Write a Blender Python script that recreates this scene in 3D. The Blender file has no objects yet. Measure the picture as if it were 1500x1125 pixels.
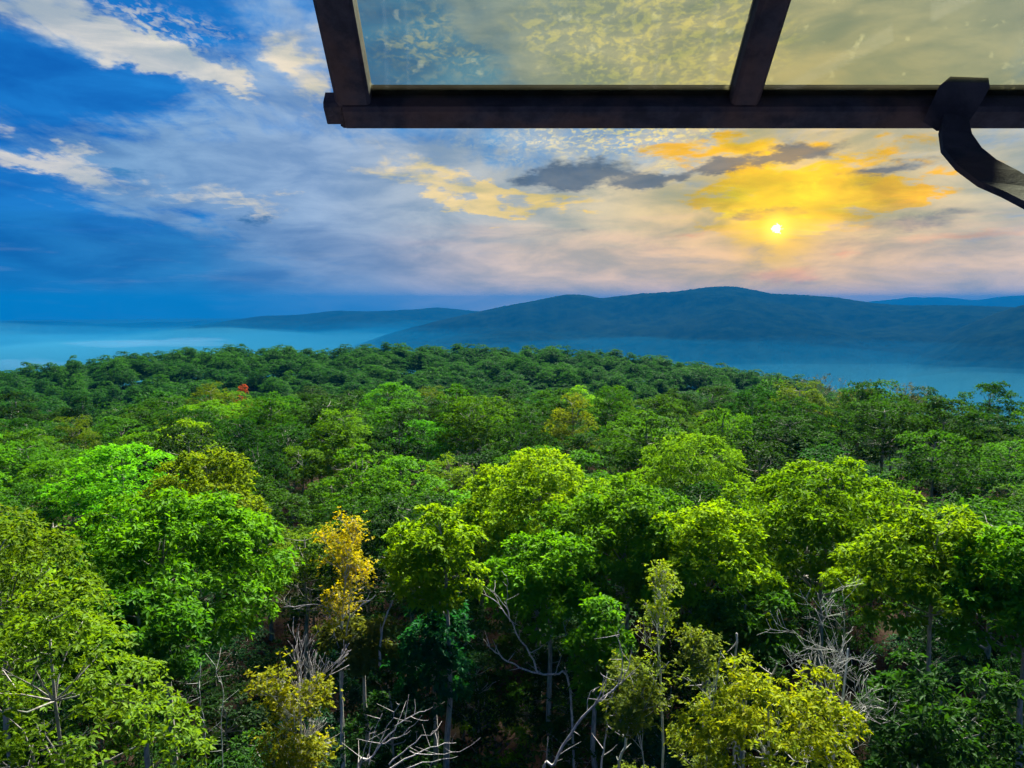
import bpy, math, random
import numpy as np
from mathutils import Vector, noise as mnoise

R = math.radians
# ------------------------------------------------------------------ camera
W0, H0, F0 = 1500.0, 1125.0, 1133.0          # photograph size and focal length in its pixels
PITCH = R(6.1)                                # camera looks slightly down
ZC = 22.0                                     # eye height in the tower cab above the ground
scene = bpy.context.scene
COL = scene.collection
cam_d = bpy.data.cameras.new('camera')
cam = bpy.data.objects.new('camera', cam_d)
COL.objects.link(cam)
cam.location = (0, 0, ZC)
cam.rotation_euler = (math.pi / 2 - PITCH, 0, 0)
cam_d.sensor_width = 36.0
cam_d.lens = 36.0 * F0 / W0
cam_d.clip_start = 0.02
cam_d.clip_end = 90000
scene.camera = cam
scene.render.resolution_x, scene.render.resolution_y = 1024, 768

# ------------------------------------------------------------------ light and exposure
EXPOSURE = 2.3
SKY_STRENGTH = 0.1
SUN_AZ, SUN_EL = R(18.9), R(44)               # azimuth to the right of the view direction
sun_d = bpy.data.lights.new('sun', 'SUN')
sun_d.energy = 5.0
sun_d.angle = R(12)
sun_d.color = (1.0, 0.93, 0.80)
sun = bpy.data.objects.new('sun', sun_d)
COL.objects.link(sun)
sdir = Vector((math.sin(SUN_AZ) * math.cos(SUN_EL), math.cos(SUN_AZ) * math.cos(SUN_EL), math.sin(SUN_EL)))
sun.rotation_euler = sdir.to_track_quat('Z', 'Y').to_euler()
sun.location = (0, 0, 60)
scene.view_settings.view_transform = 'Standard'
scene.view_settings.look = 'None'
scene.view_settings.exposure = EXPOSURE
scene.view_settings.gamma = 1.0
scene.view_settings.use_curve_mapping = False
scene.render.engine = 'CYCLES'
cy = scene.cycles
cy.use_denoising = True
cy.use_adaptive_sampling = True
cy.adaptive_threshold = 0.02
cy.max_bounces = 6
cy.diffuse_bounces = 3
cy.glossy_bounces = 2
cy.transmission_bounces = 3
cy.transparent_max_bounces = 8
cy.volume_bounces = 1
cy.sample_clamp_indirect = 4.0


def pix_dir(px, py):
    """direction in the world of a pixel of the photograph"""
    u, v = (px - W0 / 2) / F0, (H0 / 2 - py) / F0
    c, s = math.cos(PITCH), math.sin(PITCH)
    return Vector((u, c + v * s, -s + v * c))


def azel(px, py):
    d = pix_dir(px, py).normalized()
    return math.degrees(math.atan2(d.x, d.y)), math.degrees(math.asin(d.z))


def at(px, py, dist):
    """point on that pixel's ray at a horizontal distance"""
    d = pix_dir(px, py)
    return Vector((0, 0, ZC)) + d * (dist / math.hypot(d.x, d.y))


# ------------------------------------------------------------------ node helpers
class NT:
    def __init__(self, tree):
        self.t = tree
        self.n = tree.nodes
        self.l = tree.links

    def new(self, kind, **kw):
        nd = self.n.new(kind)
        for k, v in kw.items():
            setattr(nd, k, v)
        return nd

    def put(self, sock, v):
        if isinstance(v, bpy.types.NodeSocket):
            self.l.new(v, sock)
        elif isinstance(v, (tuple, list)) and len(v) == 3 and sock.type == 'RGBA':
            sock.default_value = (v[0], v[1], v[2], 1)
        else:
            sock.default_value = v

    def m(self, op, a, b=None, c=None, clamp=False):
        nd = self.new('ShaderNodeMath', operation=op, use_clamp=clamp)
        self.put(nd.inputs[0], a)
        if b is not None: self.put(nd.inputs[1], b)
        if c is not None: self.put(nd.inputs[2], c)
        return nd.outputs[0]

    def vm(self, op, a, b=None):
        nd = self.new('ShaderNodeVectorMath', operation=op)
        self.put(nd.inputs[0], a)
        if b is not None:
            if op == 'SCALE': self.put(nd.inputs[3], b)
            else: self.put(nd.inputs[1], b)
        return nd.outputs['Value'] if op in ('DOT_PRODUCT', 'LENGTH') else nd.outputs[0]

    def mix(self, f, a, b, blend='MIX'):
        nd = self.new('ShaderNodeMix', data_type='RGBA', blend_type=blend)
        self.put(nd.inputs[0], f); self.put(nd.inputs[6], a); self.put(nd.inputs[7], b)
        return nd.outputs[2]

    def noise(self, vec, scale, detail=4, rough=0.55, dist=0.0, out='Fac'):
        nd = self.new('ShaderNodeTexNoise')
        self.put(nd.inputs['Vector'], vec)
        nd.inputs['Scale'].default_value = scale
        nd.inputs['Detail'].default_value = detail
        nd.inputs['Roughness'].default_value = rough
        nd.inputs['Distortion'].default_value = dist
        return nd.outputs[out]

    def sstep(self, v, lo, hi):
        nd = self.new('ShaderNodeMapRange', interpolation_type='SMOOTHSTEP')
        self.put(nd.inputs[0], v)
        nd.inputs[1].default_value = lo; nd.inputs[2].default_value = hi
        nd.inputs[3].default_value = 0; nd.inputs[4].default_value = 1
        return nd.outputs[0]

    def ramp(self, f, stops):
        nd = self.new('ShaderNodeValToRGB')
        cr = nd.color_ramp
        while len(cr.elements) < len(stops): cr.elements.new(0.5)
        for e, (p, c) in zip(cr.elements, stops):
            e.position = p
            e.color = (c[0], c[1], c[2], 1)
        self.put(nd.inputs[0], f)
        return nd.outputs[0]

    def scale(self, vec, s, rotz=0.0):
        nd = self.new('ShaderNodeMapping')
        self.put(nd.inputs[0], vec)
        nd.inputs['Scale'].default_value = s
        nd.inputs['Rotation'].default_value = (0, 0, rotz)
        return nd.outputs[0]


# ------------------------------------------------------------------ world: dawn sky with cloud layers
def build_world():
    w = bpy.data.worlds.new('World')
    scene.world = w
    w.use_nodes = True
    t = NT(w.node_tree)
    t.n.clear()
    out = t.new('ShaderNodeOutputWorld')
    bg = t.new('ShaderNodeBackground')
    bg.inputs[1].default_value = SKY_STRENGTH
    t.l.new(bg.outputs[0], out.inputs[0])
    sky = t.new('ShaderNodeTexSky', sky_type='NISHITA')
    sky.sun_disc = False
    sky.sun_elevation = SUN_EL
    sky.sun_rotation = SUN_AZ
    sky.air_density = 1.0
    sky.dust_density = 0.3
    sky.ozone_density = 3.0
    K = 1.0 / (SKY_STRENGTH * 2 ** EXPOSURE)      # brings picture values back to sky radiance
    d = t.new('ShaderNodeTexCoord').outputs['Generated']
    sep = t.new('ShaderNodeSeparateXYZ'); t.l.new(d, sep.inputs[0])
    x, y, z = sep.outputs
    az = t.m('MULTIPLY', t.m('ARCTAN2', x, y), 57.2958)
    el = t.m('MULTIPLY', t.m('ARCSINE', z), 57.2958)
    # cloud-deck coordinates: a flat layer overhead, so clouds draw together towards the horizon
    den = t.m('ADD', t.m('MAXIMUM', z, 0.0), 0.12)
    cp = t.new('ShaderNodeCombineXYZ')
    t.l.new(t.m('DIVIDE', x, den), cp.inputs[0]); t.l.new(t.m('DIVIDE', y, den), cp.inputs[1])
    P = cp.outputs[0]
    # warped angular coordinates
    ce = t.new('ShaderNodeCombineXYZ')
    t.l.new(az, ce.inputs[0]); t.l.new(el, ce.inputs[1])
    A = ce.outputs[0]
    n1 = t.noise(t.scale(P, (1, 1, 1)), 2.2, 5, 0.6, 0.3, 'Color')
    wv = t.vm('MULTIPLY', t.vm('SUBTRACT', n1, (0.5, 0.5, 0.5)), (16, 5.0, 0))
    n2 = t.noise(t.scale(A, (0.12, 0.3, 1)), 3.0, 6, 0.62, 0.0, 'Color')
    wv2 = t.vm('MULTIPLY', t.vm('SUBTRACT', n2, (0.5, 0.5, 0.5)), (5, 2.2, 0))
    AW = t.vm('ADD', t.vm('ADD', A, wv), wv2)
    AS = t.vm('ADD', A, wv2)

    def blob(px, py, sx, sy, rot=0, vec=None):
        """soft patch; centre and half-sizes in photograph pixels"""
        a, e = azel(px, py)
        mp = t.new('ShaderNodeMapping', vector_type='TEXTURE')
        t.l.new(vec if vec is not None else AW, mp.inputs[0])
        mp.inputs['Location'].default_value = (a, e, 0)
        mp.inputs['Rotation'].default_value = (0, 0, R(rot))
        mp.inputs['Scale'].default_value = (sx * 0.0506, sy * 0.0506, 1)
        g = t.new('ShaderNodeTexGradient', gradient_type='SPHERICAL')
        t.l.new(mp.outputs[0], g.inputs[0])
        return g.outputs['Fac']

    def addall(ms):
        r = ms[0]
        for q in ms[1:]:
            r = t.m('ADD', r, q)
        return r

    # angle to the low sun
    sd = pix_dir(1138, 335).normalized()
    cosang = t.vm('DOT_PRODUCT', t.vm('NORMALIZE', d), tuple(sd))
    ang = t.m('MULTIPLY', t.m('ARCCOSINE', t.m('MINIMUM', cosang, 0.999999)), 57.2958 / 90.0)   # 0..2
    # clear sky
    nis = t.mix(1.0, sky.outputs[0], (0.03, 0.12, 0.30), 'MULTIPLY')
    clear_c = t.ramp(ang, [(0.0, (0.55, 0.50, 0.30)), (0.12, (0.36, 0.47, 0.50)), (0.24, (0.13, 0.32, 0.50)),
                           (0.38, (0.012, 0.20, 0.55)), (0.6, (0.001, 0.125, 0.44)), (1.0, (0.001, 0.10, 0.38))])
    clear_c = t.vm('SCALE', clear_c, K)
    base = t.mix(0.85, nis, clear_c)
    # high veil of thin cloud
    veil_c = t.ramp(ang, [(0.0, (1.0, 0.62, 0.10)), (0.07, (0.80, 0.58, 0.24)), (0.14, (0.64, 0.55, 0.36)),
                          (0.24, (0.47, 0.50, 0.52)), (0.36, (0.30, 0.42, 0.62)), (0.55, (0.16, 0.34, 0.60)), (1.0, (0.14, 0.29, 0.52))])
    streak = t.noise(t.scale(P, (2.6, 0.9, 1), R(-12)), 1.6, 7, 0.62, 0.6)
    fine = t.noise(t.scale(P, (5.0, 2.2, 1), R(20)), 2.4, 6, 0.6, 0.4)
    veil_bias = addall([
        blob(430, 270, 420, 170, -14), blob(640, 330, 420, 130, -6), blob(900, 350, 600, 150, 0),
        t.m('MULTIPLY', blob(170, 230, 300, 60, -12), 0.7), t.m('MULTIPLY', blob(950, 60, 520, 160, 0), 1.3),
        blob(1350, 60, 420, 220, 0), blob(120, 40, 260, 50, -17), blob(420, 80, 110, 80, -30),
        t.m('MULTIPLY', blob(1250, 320, 420, 120, 0), 1.0)])
    dark_bias = addall([blob(600, 70, 120, 90, -20), blob(130, 165, 190, 60, 4), blob(60, 120, 150, 40), blob(60, 360, 300, 60, -6), blob(200, 400, 300, 40)])
    v = t.m('ADD', t.m('MULTIPLY', veil_bias, 0.75), t.m('MULTIPLY', t.m('SUBTRACT', streak, 0.5), 1.5))
    v = t.m('SUBTRACT', v, t.m('MULTIPLY', dark_bias, 0.75))
    v = t.m('ADD', v, t.m('MULTIPLY', t.m('SUBTRACT', fine, 0.5), 0.45))
    vm = t.sstep(v, -0.05, 0.65)
    vm = t.m('MULTIPLY', vm, 0.93)
    c = t.mix(vm, base, t.vm('SCALE', veil_c, K))
    # brighter cream streaks
    hi = addall([blob(130, 45, 210, 40, -17), t.m('MULTIPLY', blob(235, 85, 110, 25, -20), 0.9), t.m('MULTIPLY', blob(420, 75, 60, 50, -40), 0.9),
                 blob(60, 232, 110, 20, -12), t.m('MULTIPLY', blob(330, 290, 120, 20, -10), 0.6), t.m('MULTIPLY', blob(280, 122, 120, 12, -10), 0.8),
                 t.m('MULTIPLY', blob(620, 260, 130, 22, -18), 0.8), t.m('MULTIPLY', blob(480, 130, 40, 50, -40), 0.7),
                 t.m('MULTIPLY', blob(700, 294, 90, 20, -8), 1.2), t.m('MULTIPLY', blob(790, 305, 110, 14, 4), 0.8)])
    him = t.m('MULTIPLY', t.m('MULTIPLY', t.sstep(hi, 0.0, 0.15), 0.85), t.sstep(t.m('ADD', t.m('MULTIPLY', hi, 1.2), t.m('MULTIPLY', t.m('SUBTRACT', fine, 0.55), 1.2)), 0.05, 0.85))
    hi_c = t.ramp(ang, [(0.0, (1.0, 0.70, 0.10)), (0.15, (1.0, 0.66, 0.12)), (0.30, (0.90, 0.70, 0.36)), (0.45, (0.72, 0.68, 0.62)), (0.7, (0.66, 0.62, 0.60))])
    c = t.mix(him, c, t.vm('SCALE', hi_c, K))
    # mackerel ripples high up
    rn = t.noise(t.vm('ADD', t.scale(P, (30, 17, 1), R(6)), t.vm('SCALE', n2, 2.0)), 1.5, 3, 0.5, 0.2)
    rp = t.sstep(rn, 0.42, 0.66)
    rip_m = addall([t.m('MULTIPLY', blob(960, 60, 240, 130, 0), 1.4), t.m('MULTIPLY', blob(230, 40, 160, 60, -20), 0.6), t.m('MULTIPLY', blob(900, 205, 260, 50), 0.8), t.m('MULTIPLY', blob(620, 60, 120, 100), 0.5)])
    rip = t.m('MULTIPLY', rp, t.sstep(rip_m, 0.1, 0.8))
    rip_c = t.ramp(ang, [(0.0, (1.0, 0.72, 0.16)), (0.2, (1.0, 0.84, 0.42)), (0.4, (0.8, 0.76, 0.56)), (0.7, (0.7, 0.68, 0.66))])
    c = t.mix(t.m('MULTIPLY', rip, 0.9), c, t.vm('SCALE', rip_c, K))
    # yellow-orange glow in the broken cloud round the sun
    glow = addall([blob(1180, 275, 200, 75, 8), t.m('MULTIPLY', blob(1140, 320, 110, 50), 0.8), t.m('MULTIPLY', blob(1280, 285, 130, 26, 6), 0.9), t.m('MULTIPLY', blob(1050, 215, 170, 40), 0.7)])
    gn = t.noise(t.scale(A, (0.10, 0.32, 1), R(8)), 2.6, 6, 0.62, 0.5)
    gm = t.sstep(t.m('ADD', glow, t.m('MULTIPLY', t.m('SUBTRACT', gn, 0.5), 2.2)), 0.22, 0.58)
    gm = t.m('MULTIPLY', gm, t.sstep(glow, 0.02, 0.22))
    g_c = t.ramp(t.m('ADD', t.m('MULTIPLY', ang, 3.0), t.m('MULTIPLY', t.m('SUBTRACT', gn, 0.5), 0.5)),
                 [(0.0, (1.3, 0.95, 0.0)), (0.12, (1.15, 0.70, 0.0)), (0.3, (1.0, 0.50, 0.0)), (0.6, (0.85, 0.5, 0.06))])
    c = t.mix(t.m('MULTIPLY', gm, 0.95), c, t.vm('SCALE', g_c, K))
    # small grey-blue clouds below the veil
    dk = addall([t.m('MULTIPLY', blob(840, 258, 110, 28, 6, AS), 1.5), t.m('MULTIPLY', blob(955, 264, 62, 18, 4, AS), 1.3), t.m('MULTIPLY', blob(1150, 226, 120, 20, 7, AS), 1.1),
                 t.m('MULTIPLY', blob(1040, 250, 60, 14, 4, AS), 0.9), t.m('MULTIPLY', blob(1120, 312, 60, 13, 2, AS), 0.9), t.m('MULTIPLY', blob(1310, 246, 110, 18, 4, AS), 0.8),
                 t.m('MULTIPLY', blob(370, 326, 34, 14, 0, AS), 0.9), t.m('MULTIPLY', blob(180, 255, 60, 14, 0, AS), 0.8), t.m('MULTIPLY', blob(850, 335, 90, 22, 0, AS), 0.45),
                 t.m('MULTIPLY', blob(1350, 322, 150, 22, 5, AS), 0.62), t.m('MULTIPLY', blob(1240, 362, 150, 16, 2, AS), 0.55), t.m('MULTIPLY', blob(990, 366, 110, 10, 0, AS), 0.5)])
    dn = t.noise(t.scale(A, (0.16, 0.5, 1)), 2.2, 7, 0.65, 0.4)
    dm = t.sstep(t.m('ADD', dk, t.m('MULTIPLY', t.m('SUBTRACT', dn, 0.5), 1.2)), 0.25, 0.75)
    dm = t.m('MULTIPLY', dm, t.sstep(dk, 0.0, 0.25))
    dk_c = t.ramp(ang, [(0.0, (0.30, 0.20, 0.10)), (0.1, (0.14, 0.17, 0.21)), (0.25, (0.05, 0.11, 0.20)), (0.5, (0.05, 0.22, 0.50))])
    c = t.mix(t.m('MULTIPLY', dm, 0.88), c, t.vm('SCALE', dk_c, K))
    # low bank of grey-peach cloud along the horizon, bluer away from the sun
    bank_c = t.ramp(ang, [(0.0, (0.90, 0.56, 0.24)), (0.10, (0.86, 0.58, 0.38)), (0.20, (0.78, 0.58, 0.45)), (0.32, (0.26, 0.34, 0.52)), (0.45, (0.03, 0.19, 0.48)), (0.6, (0.003, 0.125, 0.43)), (1.0, (0.003, 0.11, 0.38))])
    bn = t.noise(t.scale(A, (0.05, 0.45, 1)), 2.4, 6, 0.6, 0.3)
    be = t.m('ADD', el, t.m('MULTIPLY', t.m('SUBTRACT', bn, 0.5), 5.0))
    bm = t.sstep(be, 6.6, 3.2)
    bank2 = t.mix(t.sstep(bn, 0.5, 0.75), t.vm('SCALE', bank_c, K), t.vm('SCALE', t.mix(0.35, bank_c, (0.30, 0.34, 0.46)), K))
    c = t.mix(t.m('MULTIPLY', bm, 0.85), c, bank2)
    pk = addall([blob(1142, 401, 70, 14, 0, AS), t.m('MULTIPLY', blob(1235, 371, 40, 7, 0, AS), 0.8), t.m('MULTIPLY', blob(1420, 345, 120, 12, 3, AS), 0.7), t.m('MULTIPLY', blob(1010, 345, 40, 8, 0, AS), 0.7)])
    c = t.mix(t.m('MULTIPLY', t.sstep(pk, 0.1, 0.8), 0.6), c, tuple(q * K for q in (0.95, 0.42, 0.22)))
    # uneven thickness of the cloud sheet
    mot = t.noise(t.scale(A, (0.10, 0.34, 1), R(-6)), 1.5, 6, 0.56, 0.35)
    c = t.mix(1.0, c, t.mix(t.sstep(mot, 0.28, 0.72), (0.60, 0.74, 0.86), (1.30, 1.24, 1.14)), 'MULTIPLY')
    # the sun itself, half sunk in the bank
    halo = t.m('MULTIPLY', t.sstep(ang, 0.045, 0.0), t.sstep(gn, 0.30, 0.55))
    c = t.mix(t.m('MULTIPLY', halo, 0.8), c, tuple(q * K for q in (1.5, 0.85, 0.0)))
    fl = t.noise(A, 5.0, 3, 0.6)
    core = t.sstep(ang, 0.016, 0.002)
    c = t.mix(t.m('MULTIPLY', core, 0.85), c, tuple(q * K for q in (1.7, 1.25, 0.10)))
    disc = t.sstep(t.m('ADD', ang, t.m('MULTIPLY', t.m('SUBTRACT', fl, 0.5), 0.010)), 0.0042, 0.0014)
    c = t.mix(disc, c, tuple(q * K for q in (5.0, 4.2, 2.2)))
    t.l.new(c, bg.inputs[0])
    w.cycles.sampling_method = 'NONE'        # the sky is smooth; the sun lamp carries the hard light


build_world()


# ------------------------------------------------------------------ tagging and mesh helpers
def tag(o, label=None, cat=None, group=None, kind=None):
    if label: o['label'] = label
    if cat: o['category'] = cat
    if group: o['group'] = group
    if kind: o['kind'] = kind
    return o


def mesh_np(name, verts, faces, mat=None, tint=None, smooth=False):
    """verts (n,3), faces (m,k) arrays -> mesh"""
    me = bpy.data.meshes.new(name)
    verts = np.asarray(verts, dtype=np.float32)
    faces = np.asarray(faces, dtype=np.int32)
    k = faces.shape[1]
    me.vertices.add(len(verts)); me.vertices.foreach_set('co', verts.ravel())
    me.loops.add(faces.size); me.loops.foreach_set('vertex_index', faces.ravel())
    me.polygons.add(len(faces))
    me.polygons.foreach_set('loop_start', np.arange(0, faces.size, k, dtype=np.int32))
    me.polygons.foreach_set('loop_total', np.full(len(faces), k, dtype=np.int32))
    if smooth: me.polygons.foreach_set('use_smooth', np.ones(len(faces), dtype=bool))
    me.update(calc_edges=True)
    if tint is not None:
        a = me.attributes.new('tint', 'FLOAT', 'FACE')
        a.data.foreach_set('value', np.asarray(tint, dtype=np.float32))
    if mat: me.materials.append(mat)
    return me


def link(name, me, parent=None):
    o = bpy.data.objects.new(name, me)
    COL.objects.link(o)
    if parent: o.parent = parent
    return o


def empty(name, loc, rz=0.0):
    o = bpy.data.objects.new(name, None)
    COL.objects.link(o)
    o.location = loc
    o.rotation_euler = (0, 0, rz)
    o.empty_display_size = 0.3
    return o


# ------------------------------------------------------------------ materials
def mat_new(name):
    m = bpy.data.materials.new(name)
    m.use_nodes = True
    t = NT(m.node_tree)
    t.n.clear()
    out = t.new('ShaderNodeOutputMaterial')
    return m, t, out


def leaf_material():
    m, t, out = mat_new('leaf')
    oi = t.new('ShaderNodeObjectInfo')
    at_ = t.new('ShaderNodeAttribute', attribute_name='tint')
    f = at_.outputs['Fac']
    rv = oi.outputs['Random']
    colr = t.mix(rv, t.mix(1.0, oi.outputs['Color'], (0.68, 0.72, 1.1), 'MULTIPLY'), t.mix(1.0, oi.outputs['Color'], (1.30, 1.12, 0.9), 'MULTIPLY'))
    young = t.mix(1.0, colr, (1.6, 1.3, 0.7), 'MULTIPLY')
    old = t.mix(1.0, colr, (0.62, 0.78, 1.05), 'MULTIPLY')
    c = t.mix(t.sstep(f, 0.0, 0.5), old, colr)
    c = t.mix(t.sstep(f, 0.55, 1.0), c, young)
    df = t.new('ShaderNodeBsdfDiffuse'); t.l.new(c, df.inputs[0])
    tr = t.new('ShaderNodeBsdfTranslucent'); t.l.new(t.mix(1.0, c, (1.40, 1.25, 0.4), 'MULTIPLY'), tr.inputs[0])
    mx = t.new('ShaderNodeMixShader'); mx.inputs[0].default_value = 0.45
    t.l.new(df.outputs[0], mx.inputs[1]); t.l.new(tr.outputs[0], mx.inputs[2])
    gl = t.new('ShaderNodeBsdfGlossy'); gl.inputs[0].default_value = (0.8, 0.9, 0.8, 1); gl.inputs['Roughness'].default_value = 0.5
    m2 = t.new('ShaderNodeMixShader'); m2.inputs[0].default_value = 0.005
    t.l.new(mx.outputs[0], m2.inputs[1]); t.l.new(gl.outputs[0], m2.inputs[2])
    t.l.new(m2.outputs[0], out.inputs[0])
    return m


def bark_material(name, c1, c2, c3, scale=6.0):
    m, t, out = mat_new(name)
    tc = t.new('ShaderNodeTexCoord').outputs['Object']
    n = t.noise(t.scale(tc, (1, 1, 0.25)), scale * 2, 6, 0.65)
    n2 = t.noise(tc, scale * 0.35, 4, 0.6)
    c = t.mix(t.sstep(n, 0.35, 0.65), c1, c2)
    c = t.mix(t.m('MULTIPLY', t.sstep(n2, 0.52, 0.68), 0.7), c, c3)
    bs = t.new('ShaderNodeBsdfPrincipled')
    t.l.new(c, bs.inputs['Base Color']); bs.inputs['Roughness'].default_value = 0.9
    bp = t.new('ShaderNodeBump'); bp.inputs['Strength'].default_value = 0.6; bp.inputs['Distance'].default_value = 0.02
    t.l.new(n, bp.inputs['Height']); t.l.new(bp.outputs[0], bs.inputs['Normal'])
    t.l.new(bs.outputs[0], out.inputs[0])
    return m


M_LEAF = leaf_material()
M_BARK = bark_material('bark', (0.14, 0.13, 0.11), (0.30, 0.29, 0.26), (0.18, 0.24, 0.17))
M_PALE = bark_material('pale_bark', (0.24, 0.26, 0.23), (0.46, 0.47, 0.43), (0.16, 0.24, 0.15), 9.0)
M_DEAD = bark_material('weathered_wood', (0.20, 0.19, 0.18), (0.46, 0.44, 0.42), (0.22, 0.25, 0.20), 9.0)


def ground_material():
    m, t, out = mat_new('leaf_litter')
    tc = t.new('ShaderNodeTexCoord').outputs['Object']
    n = t.noise(tc, 3.0, 8, 0.7)
    n2 = t.noise(tc, 0.12, 5, 0.6)
    c = t.mix(t.sstep(n, 0.3, 0.7), (0.014, 0.010, 0.008), (0.045, 0.030, 0.022))
    c = t.mix(t.m('MULTIPLY', t.sstep(n2, 0.5, 0.65), 0.8), c, (0.010, 0.025, 0.006))
    far = t.sstep(t.vm('LENGTH', tc), 110, 260)              # farther out the ground is wooded valley
    wood = t.mix(t.noise(tc, 0.01, 6, 0.7), (0.004, 0.010, 0.005), (0.014, 0.026, 0.010))
    c = t.mix(far, c, wood)
    bs = t.new('ShaderNodeBsdfPrincipled'); t.l.new(c, bs.inputs['Base Color']); bs.inputs['Roughness'].default_value = 1.0; bs.inputs['Specular IOR Level'].default_value = 0.0
    bp = t.new('ShaderNodeBump'); bp.inputs['Strength'].default_value = 0.8; bp.inputs['Distance'].default_value = 0.06
    t.l.new(n, bp.inputs['Height']); t.l.new(bp.outputs[0], bs.inputs['Normal'])
    t.l.new(bs.outputs[0], out.inputs[0])
    return m


def hill_material():
    m, t, out = mat_new('wooded_slope')
    tc = t.new('ShaderNodeTexCoord').outputs['Object']
    n = t.noise(tc, 0.012, 8, 0.7)
    n2 = t.noise(tc, 0.0012, 5, 0.6)
    c = t.mix(t.sstep(n, 0.35, 0.65), (0.002, 0.006, 0.004), (0.006, 0.013, 0.006))
    c = t.mix(t.m('MULTIPLY', t.sstep(n2, 0.45, 0.7), 0.4), c, (0.009, 0.015, 0.007))
    bs = t.new('ShaderNodeBsdfDiffuse'); t.l.new(c, bs.inputs[0])
    bp = t.new('ShaderNodeBump'); bp.inputs['Strength'].default_value = 1.0; bp.inputs['Distance'].default_value = 12
    t.l.new(n, bp.inputs['Height']); t.l.new(bp.outputs[0], bs.inputs['Normal'])
    t.l.new(bs.outputs[0], out.inputs[0])
    return m


M_GROUND = ground_material()
M_HILL = hill_material()

# ------------------------------------------------------------------ terrain
SKY_MID = [(-400, 585), (0, 541), (100, 533), (200, 523), (300, 517), (450, 513), (600, 511), (800, 515), (900, 522), (1000, 532), (1130, 550), (1250, 580), (1400, 625), (1900, 700)]
_maz, _mcr = [], []
for px, py in SKY_MID:
    a, e = azel(px, py)
    _maz.append(a); _mcr.append(ZC + 340 * math.tan(R(e)) - 11.0)
_rr = np.array([0, 40, 90, 120, 165, 230, 340, 430, 700, 1500, 3000, 60000.0])


def ground_z(xs, ys):
    xs = np.asarray(xs, float); ys = np.asarray(ys, float)
    r = np.hypot(xs, ys)
    az = np.degrees(np.arctan2(xs, ys))
    cr = np.interp(az, _maz, _mcr)
    tab = [np.zeros_like(r), -0.3 + 0 * r, -0.9 + 0.9 * np.clip((az - 18) / 10, 0, 1), -3.6 + 1.2 * np.clip((az - 18) / 10, 0, 1), np.minimum(-21.0, cr - 6), np.minimum(-16.5, cr - 2), cr, cr - 14,
           -120 + 0 * r, -300 + 0 * r, -345 + 0 * r, -345 + 0 * r]
    z = np.zeros_like(r)
    for i in range(len(_rr) - 1):
        s = (r >= _rr[i]) & (r <= _rr[i + 1])
        f = np.clip((r - _rr[i]) / (_rr[i + 1] - _rr[i]), 0, 1)
        f = f * f * (3 - 2 * f) if i > 1 else f
        z = np.where(s, tab[i] * (1 - f) + tab[i + 1] * f, z)
    z = z + 0.35 * np.sin(xs * 0.21 + 1.3) * np.cos(ys * 0.17) + 0.15 * np.sin(xs * 0.7 + ys * 0.55)
    return z


def gz(x, y):
    return float(ground_z(np.array([x]), np.array([y]))[0])


def build_ground():
    radii = np.concatenate([[0.0], np.geomspace(1.5, 18000, 150)])
    azs = np.radians(np.concatenate([np.arange(-60, 60, 0.5), np.arange(60, 300, 4.0)]))
    n = len(azs)
    rg, ag = np.meshgrid(radii, azs, indexing='ij')
    X, Y = rg * np.sin(ag), rg * np.cos(ag)
    Z = ground_z(X, Y)
    v = np.stack([X.ravel(), Y.ravel(), Z.ravel()], 1)
    i, j = np.meshgrid(np.arange(len(radii) - 1), np.arange(n), indexing='ij')
    a = i * n + j; b = i * n + (j + 1) % n
    f = np.stack([a, b, b + n, a + n], -1).reshape(-1, 4)
    me = mesh_np('ground', v, f[:, ::-1], M_GROUND, smooth=True)
    tag(link('ground', me), kind='structure')


build_ground()


def build_hill(pts, dist, base, front, back, seed, rough=1.0, az_pad=3.0):
    """a wooded ridge whose skyline runs through the pixels pts, crest dist metres off"""
    ae = [azel(*p) for p in pts]
    az0, az1 = ae[0][0], ae[-1][0]
    step = 0.09
    azs = np.arange(az0, az1 + step, step)
    A = np.array([a for a, e in ae]); E = np.array([e for a, e in ae])
    Zc = ZC + dist * np.tan(np.radians(E))
    crest = np.interp(azs, A, Zc)
    kk = np.ones(9) / 9
    crest = np.convolve(np.pad(crest, 4, mode='edge'), kk, 'valid')
    rows = np.concatenate([np.linspace(-1, -0.12, 44), np.linspace(-0.1, 0.1, 17), np.linspace(0.15, 1, 14)])
    V = np.zeros((len(rows), len(azs), 3))
    for i, q in enumerate(rows):
        wid = front if q < 0 else back
        for j, az in enumerate(azs):
            a = R(az)
            r = dist + q * wid
            x, y = r * math.sin(a), r * math.cos(a)
            s = abs(q)
            prof = 1 - (s * s * (3 - 2 * s)) * 0.55 - 0.45 * s
            nz = mnoise.fractal(Vector((x / 900.0, y / 1400.0, seed)), 0.9, 2.1, 5)
            n3 = mnoise.noise(Vector((x / 22.0, y / 40.0, seed + 5)))
            h = (crest[j] - base) * max(0.0, prof)
            h *= 1 + 0.5 * rough * nz * min(1, s * 4) * (1 - s)
            z = base - 30 * s + h + n3 * 4.0 * rough
            V[i, j] = (x, y, z)
    n = len(azs)
    i, j = np.meshgrid(np.arange(len(rows) - 1), np.arange(n - 1), indexing='ij')
    a = i * n + j
    f = np.stack([a, a + 1, a + n + 1, a + n], -1).reshape(-1, 4)
    me = mesh_np('hills', V.reshape(-1, 3), f, M_HILL, smooth=True)
    tag(link('hills', me), kind='structure')


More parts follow.
